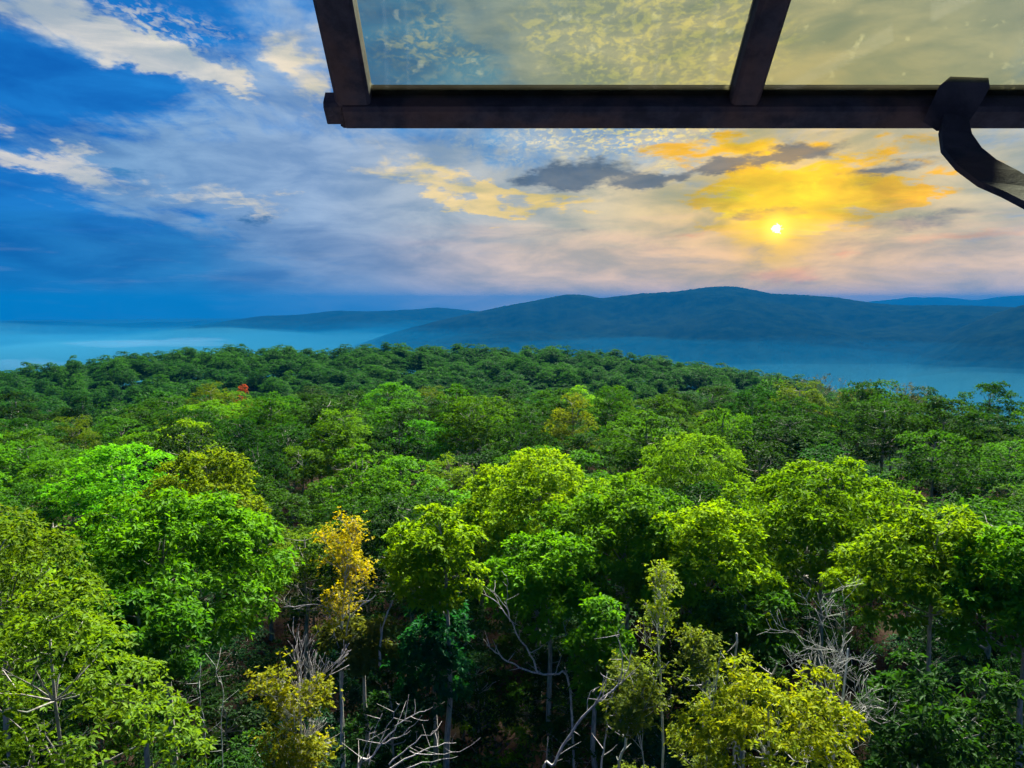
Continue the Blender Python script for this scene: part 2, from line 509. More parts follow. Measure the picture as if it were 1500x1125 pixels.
# the long main ridge, its left-hand continuation, the shoulder to the right and a faint far ridge
build_hill([(380, 560), (480, 520), (570, 490), (640, 470), (690, 459), (735, 449), (780, 441), (830, 431), (855, 432), (880, 437), (930, 431), (990, 427), (1040, 420), (1075, 419), (1100, 424),
            (1130, 430), (1180, 432), (1230, 436), (1270, 443), (1320, 447), (1400, 447), (1470, 449), (1560, 456), (1750, 470), (1900, 500)], 5600, -345, 2600, 2200, 3.0)
build_hill([(150, 500), (300, 476), (380, 463), (440, 461), (490, 455), (540, 456), (600, 454), (640, 450), (700, 456), (760, 458), (900, 470), (1000, 490)], 8200, -345, 2600, 2400, 7.0)
build_hill([(1330, 520), (1385, 492), (1420, 474), (1460, 458), (1500, 446), (1560, 438), (1650, 432), (1800, 440)], 4300, -345, 1500, 1500, 11.0)
build_hill([(1150, 470), (1230, 447), (1280, 441), (1330, 437), (1380, 435), (1430, 440), (1470, 434), (1510, 432), (1600, 440), (1750, 460)], 13500, -345, 3500, 3000, 17.0, 0.7)
build_hill([(-260, 470), (-100, 476), (0, 482), (60, 490), (120, 497), (200, 510), (300, 530)], 9500, -345, 3000, 2600, 23.0)

# ------------------------------------------------------------------ foliage and wood generators
class Tubes:
    def __init__(self, sides=6):
        self.v, self.f, self.n, self.s = [], [], 0, sides

    def add(self, pts, rads, sides=None):
        s = sides or self.s
        pts = [Vector(p) for p in pts]
        ring0 = None
        up = Vector((0.31, 0.17, 0.93))
        for i, p in enumerate(pts):
            d = (pts[min(i + 1, len(pts) - 1)] - pts[max(i - 1, 0)]).normalized()
            a = d.cross(up)
            if a.length < 1e-3: a = d.cross(Vector((1, 0, 0)))
            a.normalize(); b = d.cross(a)
            base = self.n
            for k in range(s):
                t = 2 * math.pi * k / s
                self.v.append(p + (a * math.cos(t) + b * math.sin(t)) * rads[i])
            self.n += s
            if ring0 is not None:
                for k in range(s):
                    q = (k + 1) % s
                    self.f.append((ring0 + k, ring0 + q, base + q, base + k))
            ring0 = base
        tip = self.n
        self.v.append(pts[-1] + (pts[-1] - pts[-2]).normalized() * rads[-1]); self.n += 1
        for k in range(s):
            self.f.append((ring0 + k, ring0 + (k + 1) % s, tip, tip))

    def mesh(self, name, mat):
        me = bpy.data.meshes.new(name)
        me.from_pydata([tuple(v) for v in self.v], [], [tuple(dict.fromkeys(f)) for f in self.f])
        me.polygons.foreach_set('use_smooth', [True] * len(me.polygons))
        me.materials.append(mat)
        return me


def unit(a):
    return a / np.maximum(np.linalg.norm(a, axis=-1, keepdims=True), 1e-9)


def leaves(rng, pos, axis, per, length, width, droop=0.25, spread=(0.15, 1.2), tint_in=None):
    """rosettes of folded leaves: pos (n,3), axis (n,3)"""
    n = len(pos)
    P = np.repeat(pos, per, 0); Ax = np.repeat(axis, per, 0)
    N = n * per
    ref = unit(rng.normal(size=(N, 3)))
    side0 = unit(np.cross(Ax, ref)); f2 = np.cross(side0, Ax)
    th = rng.uniform(spread[0], spread[1], N)[:, None]
    d = f2 * np.sin(th + 0.35) + Ax * np.cos(th + 0.35)
    d[:, 2] -= droop * rng.uniform(0.3, 1.6, N)
    d = unit(d)
    nrm = unit(Ax + 0.35 * rng.normal(size=(N, 3)) + np.array([0, 0, 0.35]))
    sd = unit(np.cross(d, nrm)); nrm = np.cross(sd, d)
    L = (length * rng.uniform(0.5, 1.35, N))[:, None]
    Wd = L * width * rng.uniform(0.8, 1.2, N)[:, None]
    b = P + d * L * 0.12
    l = b + d * L * 0.55 + sd * Wd * 0.5 + nrm * L * 0.10
    r = b + d * L * 0.55 - sd * Wd * 0.5 + nrm * L * 0.10
    tip = b + d * L - np.array([0, 0, 1.0]) * L * 0.16
    V = np.stack([b, r, tip, l], 1).reshape(-1, 3)
    k = np.arange(N)[:, None] * 4
    F = np.concatenate([k + np.array([[0, 1, 2]]), k + np.array([[0, 2, 3]])], 1).reshape(-1, 3)
    t = np.repeat(tint_in, per) if tint_in is not None else np.full(N, 0.45)
    t = np.clip(t + rng.normal(0, 0.13, N), 0, 1)
    return V, F, np.repeat(t, 2)


def crown_clumps(rng, shape, n, rx, rz, zc, cr):
    """centres and radii of the leafy clumps that make up a crown"""
    out = []
    lob = [(rng.uniform(0, 6.28), rng.uniform(0.75, 1.15), rng.uniform(-0.3, 0.5)) for _ in range(5)]
    tries = 0
    while len(out) < n and tries < n * 60:
        tries += 1
        u = rng.normal(size=3); u /= np.linalg.norm(u)
        if shape == 'dome' and u[2] < -0.45: continue
        if shape == 'column' and u[2] < -0.95: continue
        rad = rng.uniform(0.62, 1.0) if rng.random() < 0.82 else rng.uniform(0.2, 0.62)
        w = 1.0
        for a, s, h in lob:
            dd = math.cos(math.atan2(u[1], u[0]) - a)
            if dd > 0.6: w *= 1 + (s - 0.95) * (dd - 0.6) * 1.6
        p = np.array([u[0] * rx * rad * w, u[1] * rx * rad * w, zc + u[2] * rz * rad])
        if shape == 'dome':
            p[2] -= 0.12 * rx * (np.hypot(p[0], p[1]) / rx) ** 2
        c = cr * rng.uniform(0.7, 1.25)
        if any(np.linalg.norm((p - q[0]) * (1, 1, 1.6)) < 0.70 * (c + q[1]) for q in out):
            if rng.random() < 0.85: continue
        out.append((p, c))
    return out


def skeleton(rng, clumps, height, tr, bend=0.4, base_frac=0.3, sides=7, forks=1):
    T = Tubes(sides)
    top = max(p[2] for p, c in clumps) - 0.4
    bx, by = rng.normal(0, bend, 2)
    nodes = []
    npt = 9
    pts, rads = [], []
    for i in range(npt):
        q = i / (npt - 1)
        p = np.array([bx * math.sin(q * 2.6) * 0.6 + rng.normal(0, 0.05), by * math.sin(q * 2.1) * 0.6 + rng.normal(0, 0.05), -0.4 + q * (top + 0.4)])
        pts.append(p); rads.append(tr * (1.25 if i == 0 else 1.0) * (1 - 0.88 * q) + 0.015)
        if q >= base_frac: nodes.append((p, rads[-1]))
    T.add(pts, rads)
    order = sorted(clumps, key=lambda c: np.hypot(c[0][0], c[0][1]))
    for p, c in order:
        best, bd = None, 1e9
        for q, rr in nodes:
            dz = p[2] - q[2]
            cost = np.linalg.norm(p - q) + (3.0 if dz < 0.2 else 0) + (0.5 if rr < 0.03 else 0)
            if cost < bd: best, bd = (q, rr), cost
        q, rr = best
        ln = np.linalg.norm(p - q)
        r0 = min(rr * 0.75, 0.02 + 0.013 * ln + 0.01)
        mid1 = q + (p - q) * 0.35 + np.array([rng.normal(0, 0.07 * ln), rng.normal(0, 0.07 * ln), -0.02 * ln])
        mid2 = q + (p - q) * 0.7 + np.array([rng.normal(0, 0.06 * ln), rng.normal(0, 0.06 * ln), 0.05 * ln])
        T.add([q, mid1, mid2, p], [r0, r0 * 0.75, r0 * 0.55, r0 * 0.3], 5)
        nodes.append((mid1, r0 * 0.75)); nodes.append((mid2, r0 * 0.55))
    return T


def leafy_tree(seed, height, width, depth, shape='dome', n_clump=60, cr=0.85, ros=40, per=7, leaf=0.23, lw=0.44,
               flat=0.62, tr=0.16, bark=None, droop=0.42, base_frac=0.35, extra=None):
    """returns (trunk mesh, crown mesh); origin at the foot of the trunk"""
    rng = np.random.default_rng(seed)
    rx, rz = width / 2 - cr * 0.6, depth / 2 - cr * 0.3
    zc = height - depth / 2
    cl = crown_clumps(rng, shape, n_clump, rx, rz, zc, cr)
    if extra:
        for (ex, ey, ez, ec) in extra: cl.append((np.array([ex, ey, ez]), ec))
    VV, FF, TT, off = [], [], [], 0
    for p, c in cl:
        k = int(ros * (c / cr) ** 2)
        out = unit(p - np.array([0, 0, zc - rz * 0.4]))
        u = unit(rng.normal(size=(k * 2, 3)) + out * 0.7 + np.array([0, 0, 0.45]))[:k]
        u[:, 2] = np.where(u[:, 2] < -0.12, -u[:, 2], u[:, 2])
        rad = c * rng.uniform(0.62, 1.08, k)[:, None]
        pos = p + u * rad * np.array([1, 1, flat])
        ax = unit(u * 0.55 + np.array([0, 0, 0.6]) + out * 0.25 + rng.normal(0, 0.28, (k, 3)))
        ct = 0.42 + rng.normal(0, 0.10)
        v, f, t = leaves(rng, pos, ax, per, leaf, lw, droop, tint_in=np.clip(ct + rng.normal(0, 0.10, k), 0, 1))
        VV.append(v); FF.append(f + off); TT.append(t); off += len(v)
    crown = mesh_np('crown', np.concatenate(VV), np.concatenate(FF), M_LEAF, np.concatenate(TT))
    T = skeleton(rng, cl, height, tr, base_frac=base_frac)
    return T.mesh('trunk', bark or M_BARK), crown


def branch_tree(seed, height, spread, tr, mat, levels=4, kids=(3, 5), up=0.55, fork=0.35, wig=0.10, lean=(0, 0), twig=0.006,
                leaf=None, stems=1, split=0.55):
    """bare or thinly leaved tree grown branch by branch; leaf = (per, length, width, chance, min_height)"""
    rng = np.random.default_rng(seed)
    T = Tubes(6)
    tips, axes = [], []

    def grow(p, d, ln, r, lev):
        n = 6 if lev == 0 else 4
        pts, rads = [p], [r]
        for i in range(n):
            d = unit(d + rng.normal(0, wig * (0.35 if lev == 0 else 1), 3) + np.array([0, 0, up * 0.12 * (lev > 0)]))
            p = p + d * ln / n
            pts.append(p); rads.append(max(twig, r * (1 - (0.75 if lev == 0 else 0.8) * (i + 1) / n)))
        T.add(pts, rads, 7 if lev == 0 else (5 if lev == 1 else 4 if lev == 2 else 3))
        if lev >= 2 or lev == levels - 1:
            for q in pts[2:]:
                tips.append(q); axes.append(d)
        if lev < levels - 1:
            k = rng.integers(kids[0], kids[1] + 1) + (3 if lev == 0 else 0)
            for a in range(k):
                q = rng.uniform(split if lev == 0 else 0.25, 1.0)
                i = min(n - 1, int(q * n)); fr = q * n - i
                bp = pts[i] * (1 - fr) + pts[i + 1] * fr
                br = (rads[i] * (1 - fr) + rads[i + 1] * fr) * rng.uniform(0.5, 0.75)
                th = rng.uniform(0, 6.283)
                dd = unit(pts[i + 1] - pts[i])
                pr = unit(np.cross(dd, [math.cos(th), math.sin(th), 0.2]))
                nd = unit(dd * (1 - fork) + pr * fork * rng.uniform(0.9, 1.6) + np.array([0, 0, up * 0.3]))
                sub = spread * rng.uniform(0.55, 1.1) * (1.15 - 0.5 * q) * (0.55 ** lev)
                grow(bp, nd, sub, max(br, twig), lev + 1)

    for s in range(stems):
        a = rng.uniform(0, 6.28)
        off = np.array([math.cos(a), math.sin(a), 0]) * (0.18 if stems > 1 else 0)
        d0 = unit(np.array([lean[0], lean[1], 1.0]) + off * 0.6)
        grow(np.array([off[0], off[1], -0.4]), d0, (height + 0.4) * rng.uniform(0.85, 1.0) if s else (height + 0.4), tr * (0.7 if s else 1), 0)
    va = np.array([tuple(q) for q in T.v])
    ztop = np.percentile(va[:, 2], 99.7)
    cen = va[va[:, 2] > 0.85 * ztop].mean(0)

    def settle(a):                                  # bring the top over the foot and to its height
        a = np.array(a, float); f = np.clip(a[:, 2:3] / ztop, 0, 1)
        a[:, :2] -= f * cen[:2]
        a[:, 2] *= np.where(a[:, 2] > 0, height / ztop, 1)
        return a
    T.v = [Vector(q) for q in settle(va)]
    trunk = T.mesh('trunk', mat)
    crown = None
    if leaf:
        per, L, lw, chance, mh = leaf
        tp = settle(tips); ax = np.array(axes)
        keep = (rng.random(len(tp)) < chance) & (tp[:, 2] > mh)
        tp, ax = tp[keep], ax[keep]
        ax = unit(ax + np.array([0, 0, 0.5]) + rng.normal(0, 0.4, ax.shape))
        tp = np.repeat(tp, 3, 0) + rng.normal(0, 0.14, (len(tp) * 3, 3)); ax = np.repeat(ax, 3, 0)
        v, f, t = leaves(rng, tp, ax, per, L, lw, 0.25, tint_in=np.clip(0.45 + rng.normal(0, 0.15, len(tp)), 0, 1))
        crown = mesh_np('crown', v, f, M_LEAF, t)
    return trunk, crown


def plant(name, meshes, x, y, rz, s, color, label, cat, group=None, sz=None, z=None, tilt=None):
    """one tree: Empty at its foot, trunk and crown under it"""
    o = empty(name, (x, y, gz(x, y) if z is None else z), rz)
    if tilt: o.rotation_euler = (tilt[0], tilt[1], rz)
    o.scale = (s, s, sz or s)
    tag(o, label, cat, group)
    tr = link('trunk', meshes[0], o)
    if len(meshes) > 1 and meshes[1] is not None:
        c = link('crown', meshes[1], o)
        c.color = (*color, 1)
    return o


LIME = (0.140, 0.290, 0.003)
GREEN = (0.066, 0.215, 0.004)
MIDG = (0.036, 0.128, 0.005)
DEEP = (0.016, 0.066, 0.006)
OLIVE = (0.088, 0.180, 0.004)
GOLD = (0.46, 0.30, 0.005)
RUST = (0.20, 0.045, 0.03)
TEAL = (0.012, 0.110, 0.025)

random.seed(5)
rnd = random.Random(11)
LANDMARK = []
HERO = []          # (x, y, radius) of trees already placed


def top_at(px, py, r):
    p = at(px, py, r)
    g = gz(p.x, p.y)
    return p.x, p.y, p.z - g


def hero(name, px, ytop, r, width, depth, color, label, cat='tree', seed=1, mark=None, **kw):
    x, y, h = top_at(px, ytop, r)
    ms = leafy_tree(seed, h, width, depth, **kw)
    HERO.append((x, y, width / 2))
    o = plant(name, ms, x, y, 0, 1, color, label, cat)
    if mark: LANDMARK.append((mark, o))
    return o


# --- the single trees one can pick out near the tower
hero('oak_tree', 245, 718, 32, 9.2, 6.6, GREEN, 'broad bright green oak with layered boughs, dark gap on its right', seed=21, mark='broad bright oak', n_clump=95, cr=0.95, ros=44)
hero('oak_tree', 195, 860, 27.5, 5.0, 3.6, GREEN, 'low rounded green oak bough tree under the broad bright oak', seed=22, n_clump=34, cr=0.8, ros=42)
hero('oak_tree', 632, 742, 29, 4.0, 4.4, LIME, 'narrow oak with bright lime crown beside the golden-leaved tree', seed=23, mark='narrow lime oak', n_clump=40, cr=0.7, ros=36, shape='column', base_frac=0.4)
hero('understory_tree', 640, 880, 29.5, 3.6, 4.6, TEAL, 'dark bluish green young tree beneath the narrow lime oak', seed=24, n_clump=34, cr=0.7, ros=36, shape='column')
hero('oak_tree', 790, 664, 41, 10.5, 7.0, LIME, 'large lime green oak with rounded top above the bleached forked snag', seed=25, mark='large round-topped lime oak', n_clump=120, cr=0.95, ros=40)
hero('oak_tree', 905, 700, 35.5, 8.8, 7.2, (0.095, 0.245, 0.004), 'full green oak standing over the thin pale sapling', seed=26, n_clump=105, cr=0.9, ros=42)
hero('oak_tree', 805, 775, 32, 5.4, 5.2, GREEN, 'green oak with drooping boughs behind the bleached curved limbs', seed=27, n_clump=52, cr=0.75, ros=40)
hero('oak_tree', 1040, 738, 33, 6.6, 5.8, LIME, 'lime oak with yellowing top between two wider oaks', seed=28, mark='yellowing-topped lime oak', n_clump=72, cr=0.8, ros=42)
hero('understory_tree', 1085, 850, 30.5, 4.2, 4.0, MIDG, 'green understory tree in front of the lime oak, above the broken snags', seed=29, n_clump=34, cr=0.75, ros=40)
hero('oak_tree', 1215, 674, 38, 10.5, 7.4, LIME, 'very wide lime oak dome above the fan-shaped bare tree', seed=30, mark='very wide lime oak', n_clump=130, cr=0.95, ros=42)
hero('oak_tree', 1375, 748, 31.5, 7.0, 4.6, (0.175, 0.315, 0.003), 'yellow-lime oak umbrella crown on two slender bare trunks', seed=31, mark='yellow-lime umbrella oak', n_clump=62, cr=0.85, ros=44, base_frac=0.55)
hero('oak_tree', 1500, 775, 30, 4.6, 5.2, GREEN, 'green oak beside the yellow-lime umbrella-shaped oak', seed=32, n_clump=44, cr=0.8, ros=40)
hero('maple_tree', 1018, 632, 47, 8.0, 6.6, (0.090, 0.230, 0.008), 'pale fine-leaved maple rising behind the central oaks', seed=33, mark='pale fine-leaved maple', n_clump=90, cr=0.7, ros=40, flat=0.95, leaf=0.16)
hero('maple_tree', 55, 868, 19.5, 6.2, 6.5, (0.075, 0.170, 0.005), 'olive yellow-green maple with loose twiggy crown at the low left', seed=34, n_clump=70, cr=0.62, ros=26, leaf=0.15, flat=1.0, tr=0.09)
hero('maple_tree', 15, 752, 27, 5.6, 7.0, OLIVE, 'olive maple rising behind the loose twiggy maple', seed=35, mark='olive maple', n_clump=64, cr=0.75, ros=30, leaf=0.16, flat=0.95)
hero('maple_tree', 300, 660, 47, 6.4, 5.5, (0.098, 0.185, 0.004), 'yellowish olive maple directly behind the broad bright oak', seed=36, mark='yellowish olive maple', n_clump=60, cr=0.8, ros=36, flat=0.95)
hero('maple_tree', 1140, 985, 20.5, 5.0, 4.0, (0.190, 0.270, 0.003), 'low yellow-green maple spreading below the fan-shaped bare tree', seed=37, n_clump=60, cr=0.6, ros=24, leaf=0.15, flat=0.8, bark=M_PALE, tr=0.09)
hero('understory_tree', 1385, 960, 24, 4.6, 5.0, DEEP, 'shadowy dark green understory tree below the yellow-lime umbrella oak', seed=38, n_clump=40, cr=0.75, ros=30, shape='column')
hero('understory_tree', 520, 905, 28.5, 3.2, 2.4, (0.10, 0.13, 0.012), 'dull olive foliage tree round the foot of the golden tree', seed=39, n_clump=20, cr=0.6, ros=28)
hero('understory_tree', 880, 880, 29, 3.0, 4.2, GREEN, 'slim green tree beside the pale sapling and curved snag', seed=40, n_clump=26, cr=0.65, ros=36, shape='column')


def hero_bare(name, px, ytop, r, label, color=GREEN, rz=0.0, cat='tree', tilt=None, **kw):
    x, y, h = top_at(px, ytop, r)
    ms = branch_tree(height=h, **kw)
    HERO.append((x, y, 0.8))
    return plant(name, ms, x, y, rz, 1, color, label, cat, tilt=tilt)


hero_bare('birch_tree', 505, 758, 28, 'slender tree with golden yellow leaves and grey trunk', (0.40, 0.38, 0.004), seed=51, spread=2.0, tr=0.10, mat=M_PALE, levels=4, kids=(5, 7), up=0.8, fork=0.42, leaf=(5, 0.10, 0.6, 0.42, 10.6), split=0.70)
hero_bare('birch_tree', 968, 828, 22.5, 'thin pale sapling with sparse yellow-green leaves at its twig tips', (0.16, 0.27, 0.01), seed=52, spread=1.6, tr=0.075, mat=M_PALE, levels=4, kids=(4, 5), up=0.8, fork=0.36, leaf=(4, 0.09, 0.6, 0.35, 10.0), split=0.72)
hero_bare('birch_tree', 990, 925, 21, 'leafy pale birch sapling leaning by the low yellow-green maple', (0.13, 0.20, 0.015), seed=53, spread=1.9, tr=0.06, mat=M_PALE, levels=4, kids=(4, 6), up=0.5, fork=0.42, leaf=(6, 0.11, 0.6, 0.6, 7.0), stems=2, split=0.62)
hero_bare('birch_tree', 420, 985, 19.5, 'small sapling with scattered yellow-brown leaves beside the dead brush-topped tree', (0.22, 0.26, 0.006), seed=54, spread=1.5, tr=0.05, mat=M_PALE, levels=4, kids=(4, 6), up=0.6, fork=0.45, leaf=(5, 0.10, 0.6, 0.4, 8.0), stems=2, split=0.68)
hero_bare('dead_tree', 455, 925, 20, 'grey dead tree with brush of upright bare twigs', cat='dead tree', seed=55, spread=2.2, tr=0.085, mat=M_DEAD, levels=4, kids=(5, 7), up=0.9, fork=0.36, split=0.6, twig=0.006)
hero_bare('dead_tree', 1205, 850, 24, 'bare pale tree with branches fanning wide above the yellow-green maple', cat='dead tree', seed=56, spread=4.3, tr=0.12, mat=M_PALE, levels=5, kids=(3, 5), up=0.6, fork=0.50, split=0.62, twig=0.0055)


# ------------------------------------------------------------------ dead wood traced limb by limb on its own distance
def limb_tree(name, r, limbs, label, mat=None, cat='dead tree', seed=1):
    """limbs: list of (pixel path, radius start, radius end[, depth offset at the tip]); the first one is carried to the ground"""
    rng = random.Random(seed)
    base = None
    T = Tubes(6)
    W = []
    for pth, r0, r1, *dd in limbs:
        dz = dd[0] if dd else 0.0
        ctrl = [at(px, py, r + dz * i / max(1, len(pth) - 1)) for i, (px, py) in enumerate(pth)]
        W.append((ctrl, r0 * 0.72, r1 * 0.6))
    first = W[0][0]
    p0 = first[0]
    dx = first[0] - first[1]
    foot = Vector((p0.x + dx.x * 0.4, p0.y + dx.y * 0.4, 0)); foot.z = gz(foot.x, foot.y) - 0.3
    first.insert(0, foot)
    o = empty(name, (foot.x, foot.y, foot.z + 0.3))
    for ctrl, r0, r1 in W:
        pts = []
        for i in range(len(ctrl) - 1):
            a, b = ctrl[i], ctrl[i + 1]
            pm = ctrl[i - 1] if i > 0 else a
            pn = ctrl[i + 2] if i + 2 < len(ctrl) else b
            for k in range(4):
                s = k / 4
                q = 0.5 * ((2 * a) + (b - pm) * s + (2 * pm - 5 * a + 4 * b - pn) * s * s + (3 * a - pm - 3 * b + pn) * s ** 3)
                q = q + Vector((rng.gauss(0, 1), rng.gauss(0, 1), rng.gauss(0, 1))) * 0.02 * (i + k > 0)
                pts.append(q)
        pts.append(ctrl[-1])
        n = len(pts)
        T.add([p - o.location for p in pts], [r0 + (r1 - r0) * (i / (n - 1)) ** 0.8 for i in range(n)], 7)
        for i in range(2, n - 1):                          # short broken twigs
            if rng.random() < 0.6:
                d = Vector((rng.gauss(0, 1), rng.gauss(0, 1), rng.gauss(0.4, 1))).normalized()
                ln = rng.uniform(0.12, 0.75)
                q = pts[i] - o.location
                T.add([q, q + d * ln * 0.5 + Vector((0, 0, 0.04)), q + d * ln + Vector((rng.gauss(0, .04), 0, 0.1))], [r1 * 0.8 + 0.004, r1 * 0.5 + 0.003, 0.003], 4)
    link('trunk', T.mesh('trunk', mat or M_DEAD), o)
    tag(o, label, cat)
    HERO.append((foot.x, foot.y, 0.5))
    return o


limb_tree('dead_tree', 29, [
    ([(835, 1010), (812, 988), (780, 985), (745, 968), (722, 952), (713, 945)], 0.075, 0.03),
    ([(788, 986), (778, 960), (760, 935), (745, 905), (725, 880), (702, 868)], 0.06, 0.018, 0.6),
    ([(747, 910), (742, 885), (744, 860), (742, 842)], 0.03, 0.010, -0.4),
    ([(742, 892), (730, 875), (718, 862)], 0.02, 0.008),
    ([(776, 955), (790, 950), (806, 935), (808, 925)], 0.025, 0.012, 0.5),
    ([(812, 990), (822, 960), (830, 930), (818, 895)], 0.03, 0.012, 0.7),
], 'bleached snag with long curved limbs in the dark gap beside the narrow lime oak', seed=3)
limb_tree('dead_tree', 20.5, [
    ([(790, 1160), (812, 1118), (838, 1072), (872, 1030), (905, 1005), (918, 985), (924, 960)], 0.075, 0.02),
    ([(872, 1030), (885, 1000), (880, 985)], 0.03, 0.012), ([(895, 1012), (930, 985)], 0.025, 0.01, 0.4),
    ([(905, 1003), (912, 975), (907, 935), (904, 925)], 0.025, 0.008, -0.3), ([(860, 1040), (862, 1018), (880, 1005)], 0.02, 0.008, 0.3),
], 'long grey dead trunk leaning steeply towards the pale sapling', seed=4)
limb_tree('dead_tree', 24, [([(880, 1150), (885, 1100), (888, 1050), (898, 1015)], 0.06, 0.03)], 'upright thin grey dead stem behind the steeply leaning trunk', seed=5)
limb_tree('dead_tree', 23, [([(905, 1150), (915, 1095), (925, 1045)], 0.085, 0.05), ([(925, 1060), (930, 1025), (922, 1015)], 0.03, 0.02)], 'thick grey-green leaning dead stem beside the leaning trunk', seed=6, mat=M_PALE)
limb_tree('dead_tree', 24, [([(1078, 1060), (1077, 1025), (1075, 985), (1079, 928)], 0.085, 0.05), ([(1076, 1000), (1062, 1018), (1055, 1040)], 0.04, 0.03)], 'straight broken-topped dead trunk rising behind the low yellow-green maple', seed=7)
limb_tree('dead_tree', 23, [([(1092, 1050), (1094, 1000), (1097, 965)], 0.05, 0.025), ([(1094, 1000), (1087, 985)], 0.02, 0.008), ([(1096, 985), (1104, 958)], 0.02, 0.008)], 'forked small snag next to the straight broken-topped trunk', seed=8)
limb_tree('dead_tree', 22, [([(1120, 1050), (1124, 1010), (1138, 972)], 0.05, 0.035), ([(1122, 1020), (1127, 980)], 0.03, 0.025)], 'short splintered twin-tipped snag poking out of the low yellow-green maple', seed=9)
limb_tree('dead_tree', 25, [([(1030, 1040), (1028, 990), (1034, 935)], 0.055, 0.03)], 'single broken grey pole between pale sapling and straight broken trunk', seed=10)
limb_tree('dead_tree', 19, [
    ([(520, 1170), (545, 1110), (575, 1070), (600, 1050), (625, 1040)], 0.05, 0.012), ([(540, 1120), (545, 1080), (560, 1045)], 0.025, 0.008, 0.3),
    ([(560, 1090), (590, 1075), (618, 1048)], 0.025, 0.008, -0.3), ([(530, 1150), (580, 1120), (630, 1095), (668, 1088)], 0.045, 0.01, 0.4),
    ([(570, 1120), (610, 1085), (640, 1070)], 0.03, 0.008, 0.2), ([(575, 1128), (620, 1118), (670, 1108)], 0.03, 0.008, 0.2), ([(525, 1160), (530, 1110), (545, 1065)], 0.03, 0.008, -0.3),
    ([(600, 1100), (640, 1105), (680, 1098)], 0.02, 0.006, 0.4), ([(548, 1105), (575, 1050), (585, 1030)], 0.02, 0.006, 0.2),
], 'fallen dead crown of splayed bare branches in front of the narrow lime oak', seed=11)
limb_tree('dead_tree', 27.5, [([(500, 1005), (505, 960), (512, 905), (550, 872)], 0.07, 0.03), ([(503, 960), (490, 930), (478, 888), (440, 888), (415, 889)], 0.03, 0.015, -0.5), ([(556, 975), (560, 920), (575, 880)], 0.07, 0.04, 0.3)],
          'grey forked dead trunk with one long horizontal limb behind golden tree', seed=12)
limb_tree('dead_tree', 24, [([(302, 1125), (298, 1060), (292, 1010), (293, 975)], 0.022, 0.010)], 'hair-thin pale dead pole under the broad bright oak', seed=13, mat=M_PALE)
limb_tree('dead_tree', 24.5, [([(325, 1100), (327, 1020), (318, 985), (313, 972)], 0.022, 0.010)], 'crooked thin dead pole beside the hair-thin pole', seed=14, mat=M_PALE)
limb_tree('dead_tree', 23, [([(1320, 1110), (1290, 1060), (1268, 1050), (1290, 1035), (1305, 1055)], 0.025, 0.008)], 'thin arched dead branch in the shade right of the low yellow-green maple', seed=15)

# ------------------------------------------------------------------ shared tree kinds for the rest of the wood
KIND_NEAR = [leafy_tree(100 + i, 13.0, w, dp, n_clump=nc, cr=c, ros=26, per=6, leaf=0.23, flat=fl) for i, (w, dp, nc, c, fl) in enumerate(
    [(7.4, 7.8, 64, 0.95, 0.55), (6.2, 8.2, 56, 0.9, 0.6), (8.2, 7.4, 70, 1.0, 0.52), (5.6, 8.4, 50, 0.85, 0.7), (6.8, 8.0, 60, 0.9, 0.58)])]
KIND_FINE = [leafy_tree(120 + i, 13.0, w, dp, n_clump=nc, cr=c, ros=30, per=6, leaf=0.17, flat=0.95, shape='dome') for i, (w, dp, nc, c) in enumerate(
    [(6.4, 7.6, 66, 0.75), (5.4, 8.0, 58, 0.72)])]
KIND_FAR = [leafy_tree(140 + i, 12.0, w, dp, n_clump=nc, cr=c, ros=22, per=5, leaf=0.33, lw=0.6, flat=fl) for i, (w, dp, nc, c, fl) in enumerate(
    [(7.6, 9.5, 52, 1.15, 0.62), (6.4, 9.8, 46, 1.1, 0.7), (8.6, 9.2, 60, 1.2, 0.6), (6.0, 9.5, 42, 1.1, 0.75)])]
SHRUB = [leafy_tree(160 + i, 3.0, 2.8, 2.6, n_clump=16, cr=0.55, ros=20, per=6, leaf=0.16, flat=0.8, tr=0.05, base_frac=0.1) for i in range(3)]


def crowded(x, y, need, pts):
    return any((x - a) ** 2 + (y - b) ** 2 < need * need for a, b in pts)


PALETTE = [
    (GREEN, 'bright green rounded tree in the crowded canopy beyond the oaks', 'bright green canopy trees', 30),
    (MIDG, 'mid green rounded tree in the crowded canopy', 'mid green canopy trees', 34),
    (DEEP, 'dark green rounded tree in the crowded canopy', 'dark green canopy trees', 18),
    (LIME, 'lime green rounded tree in the crowded canopy', 'lime green canopy trees', 10),
    (OLIVE, 'olive green fine-leaved tree in the crowded canopy', 'olive canopy trees', 9),
]


def jit(c, f=0.14):
    k = 1 + rnd.gauss(0, f)
    return (max(0.005, c[0] * k * (1 + rnd.gauss(0, f * 0.8))), max(0.01, c[1] * k), max(0.004, c[2] * k * (1 + rnd.gauss(0, 0.2))))


